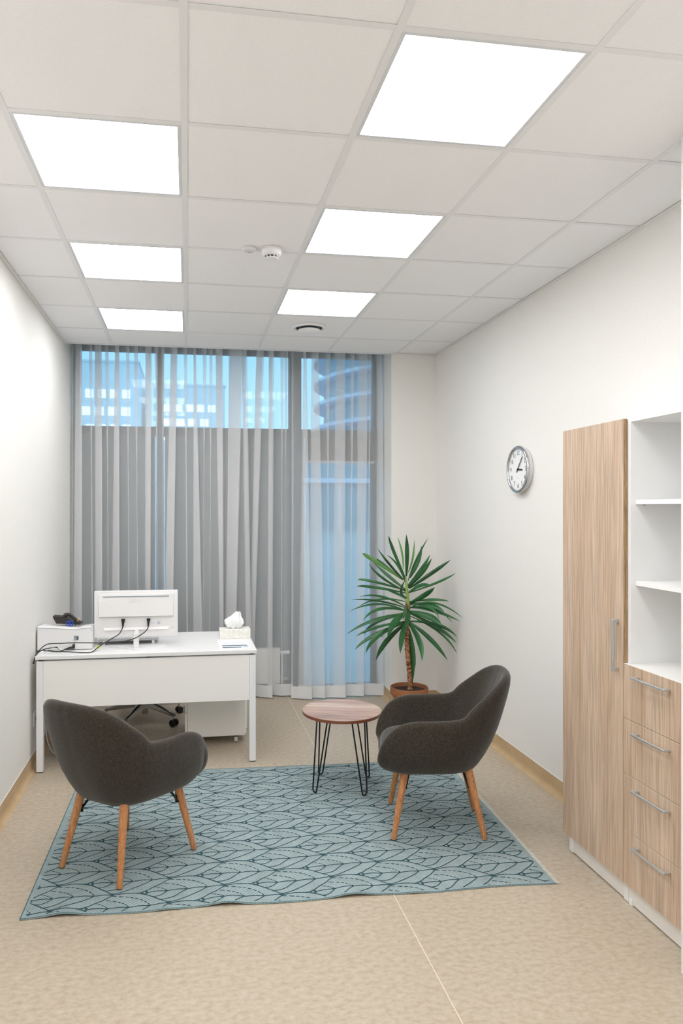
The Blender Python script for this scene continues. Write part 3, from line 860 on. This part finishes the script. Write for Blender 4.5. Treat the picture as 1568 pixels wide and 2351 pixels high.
# ------------------------------------------------------------------ potted yucca
PC = (1.775, 5.62)
t = thing('potted_yucca', 'tall green yucca palm in a terracotta pot by the window', 'plant', (PC[0], PC[1], 0))
link('saucer', lathe(B(), [(0, .001), (.125, .001), (.143, .012), (.150, .028), (.146, .030), (.136, .018), (0, .012)], (*PC, 0), 64), M['clay'], t, smooth=True, angle=50)
link('pot', lathe(B(), [(0, .013), (.096, .013), (.100, .018), (.128, .155), (.131, .180), (.128, .181), (.1, .10), (0, .09)], (*PC, 0), 64), M['clay'], t, smooth=True, angle=40)
link('pot_rim', lathe(B(), [(.131, .176), (.142, .178), (.152, .186), (.154, .235), (.150, .243), (.144, .244), (.140, .238), (.134, .17), (.131, .176)], (*PC, 0), 64, 'Z', False), M['clay_rim'], t, smooth=True, angle=40)
link('soil', lathe(B(), [(.136, .189), (.1365, .214), (.12, .219), (.06, .224), (0, .222)], (*PC, 0), 48), M['soil'], t, smooth=True)
tr_pts = cr([(1.783, 5.62, .205), (1.781, 5.62, .26), (1.774, 5.62, .382), (1.757, 5.62, .562), (1.755, 5.62, .742), (1.763, 5.62, .922)], 10)
bm = B(); tube(bm, tr_pts, [.0185 + .0022 * ((k * 7) % 3 - 1) + (.004 if k < 6 else 0) for k in range(len(tr_pts))], 14)
link('trunk', bm, M['bark'], t, smooth=True)
# leaf scars standing off the trunk
bm = B(); rnd = random.Random(2)
for k in range(170):
    z = rnd.uniform(.26, .80); f = (z - .205) / (.922 - .205) * (len(tr_pts) - 1); p = tr_pts[int(f)]
    a = rnd.uniform(0, 2 * math.pi); rr = .0185
    d = Vector((math.cos(a), math.sin(a), 0)); s_ = Vector((-d.y, d.x, 0))
    q = Vector((p.x, p.y, z)) + d * rr
    bm.faces.new([bm.verts.new(v) for v in (q - s_ * .007 - Vector((0, 0, .004)), q + s_ * .007 - Vector((0, 0, .004)), q + d * .005 + Vector((0, 0, .008)))])
o = link('leaf_scars', bm, M['bark'], t); o['kind'] = 'stuff'
bm = B(); tube(bm, cr([(1.763, 5.62, .90), (1.758, 5.62, 1.0), (1.75, 5.62, 1.09), (1.744, 5.62, 1.14)], 6), [.017 - .0006 * k for k in range(19)], 12)
link('growing_tip', bm, M['crown'], t, smooth=True)
LEAVES = [[1.751,5.62,1.103,1.635,5.58,1.337,1.582,5.547,1.47,0.0289],[1.725,5.62,1.197,1.736,5.692,1.322,1.716,5.75,1.451,0.0101],[1.751,5.62,1.139,1.731,5.543,1.324,1.708,5.48,1.482,0.0397],[1.766,5.62,1.167,1.827,5.692,1.277,1.861,5.75,1.428,0.013],[1.766,5.62,1.103,1.827,5.576,1.285,1.91,5.54,1.454,0.0144],[1.781,5.62,1.124,1.872,5.692,1.248,1.924,5.75,1.376,0.0361],[1.729,5.62,1.11,1.581,5.495,1.237,1.449,5.392,1.377,0.0216],[1.722,5.62,1.11,1.617,5.749,1.202,1.566,5.854,1.269,0.0325],[1.722,5.62,1.11,1.46,5.555,1.276,1.357,5.503,1.333,0.0361],[1.744,5.62,1.031,1.637,5.74,1.129,1.539,5.839,1.233,0.0289],[1.744,5.62,1.016,1.527,5.532,1.136,1.398,5.461,1.257,0.0202],[1.744,5.62,1.024,1.469,5.675,1.098,1.373,5.721,1.102,0.0253],[1.744,5.62,1.002,1.468,5.585,1.057,1.319,5.557,1.07,0.026],[1.751,5.62,0.951,1.715,5.749,0.98,1.654,5.854,0.999,0.0216],[1.774,5.62,1.038,1.953,5.554,1.171,2.079,5.5,1.273,0.0361],[1.751,5.62,1.045,1.914,5.748,1.169,2.031,5.853,1.294,0.0361],[1.766,5.62,1.045,1.839,5.479,1.179,1.876,5.364,1.299,0.0325],[1.77,5.62,1.002,1.987,5.543,1.092,2.116,5.48,1.169,0.0216],[1.774,5.62,0.915,1.851,5.471,0.996,1.896,5.35,1.075,0.0433],[1.766,5.62,0.93,1.935,5.503,0.959,2.033,5.407,0.955,0.0216],[1.766,5.62,1.002,1.814,5.471,1.074,1.864,5.35,1.093,0.0325],[1.766,5.62,0.865,1.921,5.46,0.94,2.12,5.33,0.831,0.0202],[1.766,5.62,0.886,1.934,5.499,0.871,2.118,5.4,0.798,0.0325],[1.766,5.62,0.908,1.917,5.491,0.915,1.992,5.386,0.857,0.0397],[1.766,5.62,0.901,1.953,5.554,0.891,2.094,5.5,0.771,0.0144],[1.766,5.62,0.879,1.902,5.491,0.894,1.945,5.386,0.817,0.0216],[1.766,5.62,0.85,1.897,5.478,0.825,1.955,5.363,0.772,0.0577],[1.766,5.62,0.843,1.985,5.537,0.728,2.12,5.47,0.612,0.0325],[1.766,5.62,0.771,1.983,5.532,0.751,2.12,5.46,0.663,0.0325],[1.766,5.62,0.821,2.005,5.532,0.686,2.12,5.46,0.525,0.018],[1.766,5.62,0.771,1.931,5.554,0.634,2.057,5.5,0.469,0.0397],[1.766,5.62,0.764,1.823,5.497,0.633,1.807,5.395,0.496,0.0541],[1.763,5.62,0.728,1.8,5.62,0.503,1.8,5.62,0.258,0.0613],[1.751,5.62,0.771,1.669,5.471,0.677,1.619,5.35,0.57,0.0469],[1.77,5.62,0.879,1.716,5.471,0.816,1.66,5.35,0.757,0.0433],[1.755,5.62,0.923,1.691,5.471,0.873,1.639,5.35,0.829,0.0253],[1.744,5.62,0.844,1.611,5.471,0.791,1.515,5.35,0.696,0.0613],[1.751,5.62,0.757,1.61,5.697,0.603,1.533,5.76,0.432,0.0469],[1.751,5.62,0.771,1.51,5.604,0.665,1.407,5.59,0.529,0.0397],[1.744,5.62,0.764,1.477,5.62,0.663,1.323,5.62,0.554,0.0325],[1.744,5.62,0.772,1.492,5.62,0.727,1.331,5.62,0.66,0.0253],[1.744,5.62,0.829,1.517,5.714,0.748,1.447,5.791,0.642,0.0216],[1.744,5.62,0.757,1.539,5.471,0.73,1.476,5.35,0.697,0.0289],[1.744,5.62,0.836,1.477,5.62,0.785,1.258,5.62,0.682,0.0289],[1.744,5.62,0.858,1.5,5.515,0.892,1.342,5.429,0.814,0.0274],[1.744,5.62,0.858,1.507,5.62,0.917,1.276,5.62,0.861,0.013],[1.751,5.62,0.879,1.514,5.62,0.942,1.294,5.62,0.957,0.0101],[1.751,5.62,0.93,1.547,5.689,0.947,1.386,5.745,0.881,0.0144],[1.751,5.62,0.887,1.527,5.559,0.985,1.333,5.51,0.991,0.0173],[1.751,5.62,1.067,1.715,5.749,1.216,1.654,5.854,1.294,0.0188],[1.766,5.62,0.958,1.662,5.471,1.028,1.66,5.35,1.137,0.0216]]
for li, L_ in enumerate(LEAVES):
    b0, m0, t0 = Vector(L_[0:3]), Vector(L_[3:6]), Vector(L_[6:9]); w = min(.052, max(.017, L_[9] * .92))
    ctl = 2 * m0 - (b0 + t0) / 2
    rnd = random.Random(li)
    bm = B(); prev = None
    view = (Vector((0, 0, 1.68)) - m0).normalized()
    NS = 12
    side0 = None
    tw = rnd.uniform(-.45, .45)
    for k in range(NS + 1):
        s = k / NS
        p = b0 * (1 - s) ** 2 + ctl * 2 * s * (1 - s) + t0 * s * s
        dt = ((ctl - b0) * (1 - s) + (t0 - ctl) * s).normalized()
        side = dt.cross(view)
        if side.length < .15: side = dt.cross(Vector((0, 0, 1)))
        side.normalize(); nrm = side.cross(dt).normalized()
        side = (side * math.cos(tw) + nrm * math.sin(tw)).normalized(); nrm = side.cross(dt).normalized()
        if nrm.z < 0: nrm = -nrm
        prof = .34 + .66 * math.sin(min(1, s / .52) * math.pi / 2) if s < .52 else max(0.02, (1 - ((s - .52) / .48) ** 1.9))
        hw = w / 2 * prof
        cur = [bm.verts.new(p - side * hw + nrm * hw * .28), bm.verts.new(p - nrm * hw * .05), bm.verts.new(p + side * hw + nrm * hw * .28)]
        if prev:
            for a in range(2): bm.faces.new((prev[a], prev[a + 1], cur[a + 1], cur[a]))
        prev = cur
    def sol(o):
        m_ = o.modifiers.new('thickness', 'SOLIDIFY'); m_.thickness = .0012
    link('leaf', bm, M['leaf_young'] if li in (1, 3, 8) else M['leaf'], t, smooth=True, mods=sol)

# ------------------------------------------------------------------ desk
DX0, DX1, DY0, DY1, DZ = -.957, .455, 4.765, 5.535, .746
t = thing('desk', 'white office desk with a solid front panel', 'desk', ((DX0 + DX1) / 2, (DY0 + DY1) / 2, 0))
link('desktop', bx(B(), DX0, DX1, DY0, DY1, DZ - .024, DZ, .0015), M['desk_white'], t)
for a in (DX0 + .006, DX1 - .048):
    for b in (DY0 + .008, DY1 - .050):
        lg = box('leg', a, a + .042, b, b + .042, .006, DZ - .034, M['white_metal'], t, .0015)
        box('foot_cap', a + .001, a + .041, b + .001, b + .041, 0, .0065, M['black'], lg)
bm = B(); 
for b in (DY0 + .016, DY1 - .046): bx(bm, DX0 + .05, DX1 - .05, b, b + .026, DZ - .064, DZ - .034)
for a in (DX0 + .014, DX1 - .040): bx(bm, a, a + .026, DY0 + .052, DY1 - .052, DZ - .064, DZ - .034)
link('under_frame', bm, M['white_metal'], t)
link('spacers', (lambda b_: [bx(b_, a - .012, a + .012, b - .012, b + .012, DZ - .034, DZ - .024) for a in (DX0 + .03, 0 - .25, DX1 - .03) for b in (DY0 + .03, DY1 - .03)] and b_)(B()), M['black'], t)
box('front_panel', DX0 + .049, DX1 - .049, DY0 + .010, DY0 + .0155, .412, DZ - .036, M['panel_white'], t)

# pedestal under the desk
t = thing('drawer_pedestal', 'white drawer pedestal on castors under the right end of the desk', 'pedestal', (.21, 5.42, 0))
box('carcass', .001, .405, 5.155, 5.68, .060, .585, M['white_warm'], t, .001)
for k in range(3):
    f_ = box('drawer', -.018, -.001, 5.157, 5.678, .062 + k * .175, .232 + k * .175, M['white_warm'], t, .001)
    link('handle', bx(B(), -.034, -.018, 5.33, 5.50, .185 + k * .175, .195 + k * .175, .002), M['steel'], f_)
box('back_strip', .406, .418, 5.16, 5.67, .07, .58, M['white'], t, .001)
for a in (.06, .345):
    for b in (5.20, 5.62):
        f_ = link('castor', (lambda b_: tube(b_, [(a - .012, b, .024), (a + .012, b, .024)], .0235, 20))(B()), M['plastic_grey'], t, smooth=True, angle=40)
        link('castor_fork', bx(B(), a - .016, a + .016, b - .014, b + .014, .04, .0605, .002), M['black'], f_)

# ------------------------------------------------------------------ office chair behind the desk
OC = Vector((-.335, 5.86, 0))
t = thing('office_chair', 'swivel office chair with polished five-star base behind the desk', 'chair', (OC.x, OC.y, 0), R(0))
link('gas_column', (lambda b_: tube(b_, [OC + Vector((0, 0, .052)), OC + Vector((0, 0, .16))], .0255, 24))(B()), M['alu'], t, smooth=True, angle=40)
link('gas_lift', (lambda b_: tube(b_, [OC + Vector((0, 0, .16)), OC + Vector((0, 0, .42))], .0145, 20))(B()), M['chrome'], t, smooth=True, angle=40)
for k in range(5):
    a = R(-42 + 72 * k); d_ = Vector((math.cos(a), math.sin(a), 0)); s_ = Vector((-d_.y, d_.x, 0))
    bm = B(); rings = []
    for r_, z0, z1, w in ((.012, .108, .170, .028), (.06, .112, .166, .025), (.16, .096, .138, .018), (.26, .082, .108, .0125), (.315, .076, .096, .011)):
        p = OC + d_ * r_
        rings.append([bm.verts.new(p + s_ * sx * w * 1.3 * q + Vector((0, 0, z))) for sx, q, z in ((-1, 1, z0), (1, 1, z0), (1, .8, z1 - .004), (.4, 1, z1), (-.4, 1, z1), (-1, .8, z1 - .004))])
    for r0, r1 in zip(rings, rings[1:]):
        for q in range(6): bm.faces.new((r0[q], r0[(q + 1) % 6], r1[(q + 1) % 6], r1[q]))
    bm.faces.new(rings[0]); bm.faces.new(rings[-1])
    arm = link('base_arm', bm, M['alu'], t, smooth=True, angle=30)
    p = OC + d_ * .305
    link('castor_stem', (lambda b_: tube(b_, [p + Vector((0, 0, .05)), p + Vector((0, 0, .086))], .009, 14))(B()), M['steel'], arm, smooth=True, angle=40)
    bm = B(); q_ = p + s_ * .0 + d_ * .006
    for off in (-.017, .017):
        tube(bm, [q_ + s_ * (off - .010) + Vector((0, 0, .0265)), q_ + s_ * (off + .010) + Vector((0, 0, .0265))], .026, 24)
    bx(bm, q_.x - .008, q_.x + .008, q_.y - .008, q_.y + .008, .026, .056)
    link('castor', bm, M['black'], arm, smooth=True, angle=40)
bm = bx(B(), OC.x - .21, OC.x + .21, OC.y - .20, OC.y + .19, .44, .50, .025, 3); link('seat', bm, M['black'], t, smooth=True, angle=40)
bm = bx(B(), OC.x - .08, OC.x + .08, OC.y - .09, OC.y + .09, .405, .44, .006); link('mechanism', bm, M['black'], t)
bm = bx(B(), OC.x - .19, OC.x + .19, OC.y + .21, OC.y + .25, .62, .98, .018, 3); link('backrest', bm, M['black'], t, smooth=True, angle=40)
bm = B(); tube(bm, cr([OC + Vector((0, .08, .425)), OC + Vector((0, .22, .44)), OC + Vector((0, .262, .55)), OC + Vector((0, .262, .75))], 6), .014, 12); link('back_stem', bm, M['alu'], t, smooth=True)

# ------------------------------------------------------------------ waste bin, wall socket
t = thing('waste_bin', 'black cylindrical waste bin under the left end of the desk', 'bin', (-.722, 4.99, 0))
link('body', lathe(B(), [(0, .001), (.098, .001), (.104, .008), (.118, .26), (.114, .26), (.10, .012), (0, .012)], (-.722, 4.99, 0), 48), M['black'], t, smooth=True, angle=40)
link('rim', lathe(B(), [(.1135, .256), (.1205, .256), (.1205, .264), (.1135, .264), (.1135, .256)], (-.722, 4.99, 0), 48, 'Z', False), M['black'], t, smooth=True, angle=40)
t = thing('wall_socket', 'white wall socket on the left wall beside the desk leg', 'socket', (XL, 4.91, .315))
link('plate', bx(B(), XL, XL + .010, 4.865, 4.955, .27, .36, .003, 2), M['plastic_white'], t)
link('plug', (lambda b_: tube(b_, [(XL + .010, 4.925, .315), (XL + .035, 4.925, .31)], [.019, .015], 16))(B()), M['black'], t, smooth=True, angle=40)
bm = B(); tube(bm, cr([(-.955, 4.925, .31), (-.93, 4.95, .25), (-.92, 5.0, .12), (-.88, 5.06, .02), (-.82, 5.2, .007), (-.75, 5.4, .007)], 8), .004, 8)
meta(link('floor_cable', bm, M['plastic_grey'], None, smooth=True), 'thin grey cable running down from the wall socket under the desk', 'cable')

# ------------------------------------------------------------------ monitor
MY = 5.0
t = thing('monitor', 'white computer monitor seen from the back on the desk', 'monitor', (-.343, MY, DZ))
x0, x1, z0, z1 = -.622, -.066, .812, 1.127
link('rear_shell', bx(B(), x0, x1, MY, MY + .028, z0, z1, .006, 2), M['plastic_white'], t, smooth=True, angle=35)
# upper bulge, recess and lower ledge of the back
def slab(pts_front, nm, m, yb=MY + .004):
    """pts_front: list of (x, z, y) outline of the raised face; sides fall back to yb, widened"""
    bm = B(); n = len(pts_front)
    cx_ = sum(p[0] for p in pts_front) / n; cz_ = sum(p[1] for p in pts_front) / n
    f = [bm.verts.new((x, y, z)) for x, z, y in pts_front]
    k = [bm.verts.new((cx_ + (x - cx_) * 1.04, yb, cz_ + (z - cz_) * 1.06)) for x, z, y in pts_front]
    bm.faces.new(f)
    for i in range(n): bm.faces.new((f[i], f[(i + 1) % n], k[(i + 1) % n], k[i]))
    return link(nm, bm, m, t)
slab([(x0 + .035, .955, MY - .018), (x1 - .035, .955, MY - .018), (x1 - .03, 1.06, MY - .012), (x1 - .03, 1.105, MY - .004), (x0 + .03, 1.105, MY - .004), (x0 + .03, 1.06, MY - .012)], 'back_bulge', M['plastic_white'])
slab([(x0 + .07, .862, MY - .012), (x1 - .07, .862, MY - .012), (x1 - .06, .878, MY - .003), (x0 + .06, .878, MY - .003)], 'lower_ledge', M['plastic_white'])
link('vent_slot', bx(B(), -.565, -.125, MY - .0100, MY - .002, 1.0855, 1.0905), M['slot'], t)
bm = text_mesh('ASUS', .026, .0004)
for v in bm.verts: v.co = Vector((-.35 + v.co.x * 1.5, MY - .0125 - v.co.z - (1.06 - (1.062 + v.co.y)) * .06, 1.058 + v.co.y))
link('embossed_logo', bm, M['emboss'], t)
bm = B()
for a, b in ((-.385, 1.035), (-.285, 1.035), (-.385, .985), (-.285, .985)): tube(bm, [(a, MY - .018, b), (a, MY - .010, b)], .002, 8)
link('mount_screws', bm, M['plastic_grey'], t)
bm = bx(B(), -.245, -.225, MY - .0012, MY + .001, .905, .909); bx(bm, -.205, -.185, MY - .0012, MY + .001, .895, .915); 
for k in range(5): bx(bm, -.23 + .012 * k, -.224 + .012 * k, MY - .0012, MY + .001, .899, .902)
link('rating_print', bm, M['print_light'], t)
link('lock_slot', bx(B(), -.105, -.098, MY - .0012, MY + .001, .868, .871), M['black'], t)
st = link('stand_neck', bx(B(), -.358, -.322, MY - .075, MY - .058, .752, .85, .005, 2), M['plastic_white'], t)
bm = B(); tube(bm, [(-.34, MY - .066, .845), (-.34, MY + .002, .845)], .017, 16); link('hinge', bm, M['plastic_white'], st, smooth=True, angle=40)
bm = B(); pts = [(-.34, 4.865), (-.536, 5.005), (-.53, 5.045), (-.35, 5.03), (-.15, 5.045), (-.144, 5.0)]
f = [bm.verts.new((a, b, DZ + .0075)) for a, b in pts]; k = [bm.verts.new((a, b, DZ + .0005)) for a, b in pts]
bm.faces.new(f); bm.faces.new(k)
for i in range(len(pts)): bm.faces.new((f[i], f[(i + 1) % 6], k[(i + 1) % 6], k[i]))
link('stand_foot', bm, M['plastic_white'], t)
link('stand_foot_pad', (lambda b_: [bx(b_, -.35, -.33, 4.885, 4.9, DZ, DZ + .0006)] and b_)(B()), M['slot'], t)
for a in (-.430, -.262):
    bm = B(); tube(bm, [(a, MY - .016, .938), (a, MY - .020, .918)], [.013, .011], 12); tube(bm, [(a, MY - .020, .918), (a - .002, MY - .024, .885)], [.009, .0045], 10)
    link('plug', bm, M['black'], t, smooth=True, angle=40)
def cable(nm, pts, r, m, label):
    bm = B(); tube(bm, cr(pts, 8), r, 8)
    meta(link(nm, bm, m, None, smooth=True), label, 'cable')
cable('video_cable', [(-.432, MY - .024, .886), (-.438, 4.965, .870), (-.455, 4.945, .843), (-.492, 4.925, .822), (-.546, 4.90, .794), (-.585, 4.88, .768), (-.612, 4.845, .7505), (-.643, 4.815, .7505), (-.723, 4.842, .7505), (-.796, 4.875, .7505),
      (-.834, 4.88, .7505), (-.862, 4.885, .7505), (-.902, 4.918, .7505), (-.935, 4.925, .7505)], .0032, M['black'], 'black cable dropping from the left port of the monitor, lying along the desk edge')
cable('power_cable', [(-.264, MY - .024, .886), (-.267, 4.955, .872), (-.288, 4.935, .852), (-.33, 4.905, .828), (-.381, 4.885, .812), (-.441, 4.88, .802), (-.543, 4.875, .800), (-.671, 4.868, .805), (-.732, 4.862, .808), (-.818, 4.855, .808), (-.885, 4.85, .808),
      (-.915, 4.84, .797), (-.938, 4.815, .776), (-.955, 4.79, .750), (-.962, 4.755, .70)], .0032, M['black'], 'black cable from the right port of the monitor, strung level in front of the printer')

# ------------------------------------------------------------------ keyboard behind the monitor stand
t = thing('keyboard', 'white keyboard standing on its rear feet behind the monitor', 'keyboard', (-.43, 5.16, DZ), 0)
bm = B()
v = [(-.610, 5.09, .772), (-.205, 5.09, .772), (-.205, 5.235, .757), (-.610, 5.235, .757)]
f = [bm.verts.new((a, b, c + .012)) for a, b, c in v]; k = [bm.verts.new((a, b, c)) for a, b, c in v]
bm.faces.new(f); bm.faces.new(k)
for i in range(4): bm.faces.new((f[i], f[(i + 1) % 4], k[(i + 1) % 4], k[i]))
link('tray', bm, M['plastic_grey'], t)
bm = B()
for r_ in range(5):
    for c_ in range(20): 
        yy = 5.105 + r_ * .024; zz = .784 - (yy - 5.09) * .1035
        bx(bm, -.603 + c_ * .0197, -.586 + c_ * .0197, yy, yy + .019, zz - .001, zz + .005, .001)
o = link('keys', bm, M['white'], t); o['kind'] = 'stuff'
for a in (-.58, -.245): box('rear_foot', a, a + .018, 5.092, 5.104, DZ + .0003, .774, M['white'], t)

# ------------------------------------------------------------------ printer with things on it
t = thing('printer', 'white compact laser printer at the left end of the desk, back towards us', 'printer', (-.795, 5.09, DZ))
px0, px1, py0, py1, pz = -.978, -.627, 4.945, 5.21, .896
bm = B(); prof = []
NXp = 24
rows = []
for yy, bulge in ((py0, 0), (py0 + .010, .006), (py1 - .012, -.026), (py1, -.036)):
    up = []
    for k in range(NXp + 1):
        s = k / NXp; x = px0 + (px1 - px0) * s
        z = pz + .006 - .018 * min(1, s / .7) + (.010 * math.sin(max(0, min(1, (s - .7) / .25)) * math.pi / 2)) - (.022 * max(0, (s - .96) / .04) ** 2) + bulge * .6
        up.append((x, z))
    rows.append(([bm.verts.new((x, yy, z)) for x, z in up], [bm.verts.new((x + (.004 if False else 0), yy, DZ + .004)) for x, z in up]))
for (a, b), (c_, d_) in zip(rows, rows[1:]):
    for k in range(NXp):
        bm.faces.new((a[k], a[k + 1], c_[k + 1], c_[k])); bm.faces.new((b[k], d_[k], d_[k + 1], b[k + 1]))
    bm.faces.new((a[0], c_[0], d_[0], b[0])); bm.faces.new((a[-1], b[-1], d_[-1], c_[-1]))
for r_ in (rows[0], rows[-1]):
    for k in range(NXp): bm.faces.new((r_[0][k], r_[1][k], r_[1][k + 1], r_[0][k + 1]))
link('housing', bm, M['plastic_white'], t, smooth=True, angle=35)
bm = B(); pl = []
for k in range(NXp + 1):
    s = k / NXp; x = px0 + (px1 - px0) * s
    z = pz + .002 - .018 * min(1, s / .7) + (.010 * math.sin(max(0, min(1, (s - .7) / .25)) * math.pi / 2)) - (.022 * max(0, (s - .96) / .04) ** 2)
    pl.append((x, py0 - .0005, z))
tube(bm, pl, .0012, 5); link('lid_seam', bm, M['slot'], t)
soc = link('cable_port', bx(B(), -.747, -.712, py0 - .002, py0 + .002, .808, .842, .001), M['plastic_grey'], t)
link('port_recess', bx(B(), -.743, -.716, py0 - .0026, py0 + .001, .812, .838), M['slot'], soc)
link('port_opening', bx(B(), -.727, -.717, py0 - .0034, py0 + .001, .815, .832), M['dark'], soc)
link('lower_seam', bx(B(), -.742, -.7405, py0 - .0012, py0 + .001, .75, .80), M['slot'], t)
link('feet', (lambda b_: [bx(b_, a, a + .03, b, b + .03, DZ, DZ + .0045) for a in (px0 + .02, px1 - .05) for b in (py0 + .02, py1 - .05)] and b_)(B()), M['slot'], t)
bm = bx(B(), -.752, -.738, py0 - .018, py0, .757, .786, .002); tube(bm, [(-.745, py0 - .012, .766), (-.775, py0 - .022, .762), (-.800, py0 - .035, .757)], [.009, .007, .004], 10)
link('mains_plug', bm, M['black'], t, smooth=True, angle=40)
cable('mains_lead', [(-.798, 4.911, .757), (-.815, 4.90, .7508), (-.829, 4.89, .765), (-.848, 4.885, .778), (-.879, 4.88, .776), (-.915, 4.865, .772), (-.940, 4.83, .765), (-.955, 4.79, .752), (-.968, 4.76, .70)], .0032, M['black'], 'black mains lead of the printer curling on the desk, held by a white tie')
cable('network_cable', [(-.722, 4.94, .825), (-.76, 4.90, .815), (-.82, 4.87, .795), (-.88, 4.86, .775), (-.92, 4.85, .7475), (-.87, 4.825, .7475), (-.78, 4.805, .7475), (-.70, 4.80, .7475), (-.64, 4.83, .7475), (-.585, 4.90, .7475)], .0013, M['steel'], 'thin grey cable from the printer port looping over the desk corner')
bm = B(); tube(bm, [(-.838, 4.884, .784), (-.825, 4.86, .772), (-.808, 4.868, .762)], .0028, 8)
meta(link('cable_tie', bm, M['white'], None, smooth=True), 'white tie round the black leads beside the printer plug', 'cable tie')

PT = .877
t = thing('desk_phone', 'dark desk telephone with tilted screen on top of the printer', 'telephone', (-.83, 5.12, PT))
def prism(poly, y0_, y1_, nm, m, par):
    zs = lambda z: .889 + (z - .889) * 1.35
    bm = B(); a = [bm.verts.new((x, y0_, zs(z))) for x, z in poly]; b = [bm.verts.new((x, y1_, zs(z))) for x, z in poly]
    bm.faces.new(a); bm.faces.new(b)
    for i in range(len(poly)): bm.faces.new((a[i], a[(i + 1) % len(poly)], b[(i + 1) % len(poly)], b[i]))
    bmesh.ops.bevel(bm, geom=list(bm.edges), offset=.0015, segments=1, affect='EDGES')
    return link(nm, bm, m, par, smooth=True, angle=30)
prism([(-.884, .898), (-.905, .928), (-.907, .936), (-.838, .931), (-.838, .896)], 5.09, 5.16, 'screen_block', M['dark'], t)
prism([(-.840, .896), (-.840, .926), (-.812, .928), (-.79, .912), (-.72, .894), (-.72, .890)], 5.08, 5.19, 'body', M['dark'], t)
bm = B(); tube(bm, cr([(-.832, 5.10, .948), (-.815, 5.10, .962), (-.79, 5.10, .955), (-.762, 5.10, .930), (-.735, 5.10, .900)], 5), [.010 + .003 * (k < 5 or k > 15) for k in range(21)], 12)
link('handset', bm, M['dark'], t, smooth=True)
t = thing('scissors', 'blue-handled scissors lying on the printer by the telephone', 'scissors', (-.785, 5.06, PT))
for a in (-.800, -.778):
    bm = B(); tube(bm, [(a + .011 * math.cos(R(q)), 5.055, .905 + .016 * math.sin(R(q))) for q in range(0, 360, 30)], .0035, 8, closed=True)
    link('handle', bm, M['blue'], t, smooth=True)
bm = B(); bx(bm, -.79, -.786, 5.055, 5.13, .893, .897); bx(bm, -.785, -.781, 5.057, 5.14, .895, .899); link('blades', bm, M['steel'], t)
t = thing('pencil', 'black and orange pencil leaning on the printer right of the telephone', 'pencil', (-.745, 5.05, PT))
link('shaft', (lambda b_: tube(b_, [(-.754, 5.05, .892), (-.738, 5.05, .922)], .0032, 6))(B()), M['black'], t)
link('ferrule', (lambda b_: tube(b_, [(-.738, 5.05, .922), (-.730, 5.05, .937)], .0036, 8))(B()), M['orange'], t)
link('eraser', (lambda b_: tube(b_, [(-.730, 5.05, .937), (-.727, 5.05, .943)], .0033, 8))(B()), M['white'], t)
t = meta(box('sticky_note', -.606, -.587, 4.965, 5.02, DZ + .0002, DZ + .012, M['yellow']), 'small yellow sticky note pad between printer and monitor stand', 'sticky note')

# ------------------------------------------------------------------ tissue box and papers
t = thing('tissue_box', 'white cardboard tissue box at the back right of the desk', 'tissue box', (.338, 5.26, DZ))
link('carton', bx(B(), .230, .450, 5.198, 5.318, DZ + .0005, DZ + .066, .0015), M['carton'], t)
link('opening', lathe(B(), [(0, DZ + .0662), (.035, DZ + .0662), (.035, DZ + .0668), (0, DZ + .0668)], (.338, 5.258, 0), 24), M['plastic_white'], t)
bm = B(); NSg = 40; rings = []
rnd = random.Random(11)
prof = [(.030, .066, 0), (.052, .080, 0), (.062, .100, .002), (.063, .125, .004), (.050, .142, .006), (.034, .152, .012), (.022, .170, .020), (.012, .184, .024)]
for r_, z, sx in prof:
    ring = []
    for k in range(NSg):
        a = 2 * math.pi * k / NSg
        rr = r_ * (1 + .16 * math.sin(3 * a + z * 40) + .10 * math.sin(7 * a - z * 70) + .05 * rnd.uniform(-1, 1))
        ring.append(bm.verts.new((.338 + sx + rr * math.cos(a) * 1.02, 5.258 + rr * math.sin(a) * .62, DZ + z + .006 * math.sin(5 * a + r_ * 60))))
    rings.append(ring)
for a, b in zip(rings, rings[1:]):
    for k in range(NSg): bm.faces.new((a[k], a[(k + 1) % NSg], b[(k + 1) % NSg], b[k]))
bm.faces.new(rings[-1])
link('tissue', bm, M['tissue'], t, smooth=True, angle=50)
t = thing('paper_sheets', 'printed white sheet lying on the desk in front of the tissue box', 'paper', (.32, 4.97, DZ))
t.location = (0, 0, 0); MX[t] = Matrix.Identity(4)
def quad(bm, p): bm.faces.new([bm.verts.new(v) for v in p])
P00, P10, P01 = Vector((.216, 4.822, DZ + .0012)), Vector((.425, 4.818, DZ + .0012)), Vector((.204, 5.13, DZ + .0012))
def pp(u, v, dz=0): return P00 + (P10 - P00) * u + (P01 - P00) * v + Vector((0, 0, dz))
bm = B()
q = [pp(0, 0), pp(1, 0), pp(1, 1), pp(0, 1)]
a = [bm.verts.new(v) for v in q]; b = [bm.verts.new(v - Vector((0, 0, .0010))) for v in q]
bm.faces.new(a); bm.faces.new(b)
for i in range(4): bm.faces.new((a[i], a[(i + 1) % 4], b[(i + 1) % 4], b[i]))
sh = link('sheet', bm, M['paper'], t)
def band(nm, u0, u1, v0, v1, m):
    bm = B(); quad(bm, [pp(u0, v0, .0002), pp(u1, v0, .0002), pp(u1, v1, .0002), pp(u0, v1, .0002)]); link(nm, bm, m, sh)
band('printed_band', .10, .92, .30, .40, M['print']); band('printed_band', .09, .70, .10, .20, M['print'])
band('printed_line', .12, .86, .66, .69, M['print_light']); band('printed_line', .76, .93, .20, .24, M['print']); band('printed_line', .74, .95, .10, .13, M['print_light'])
band('printed_line', .12, .9, .50, .52, M['print_light'])
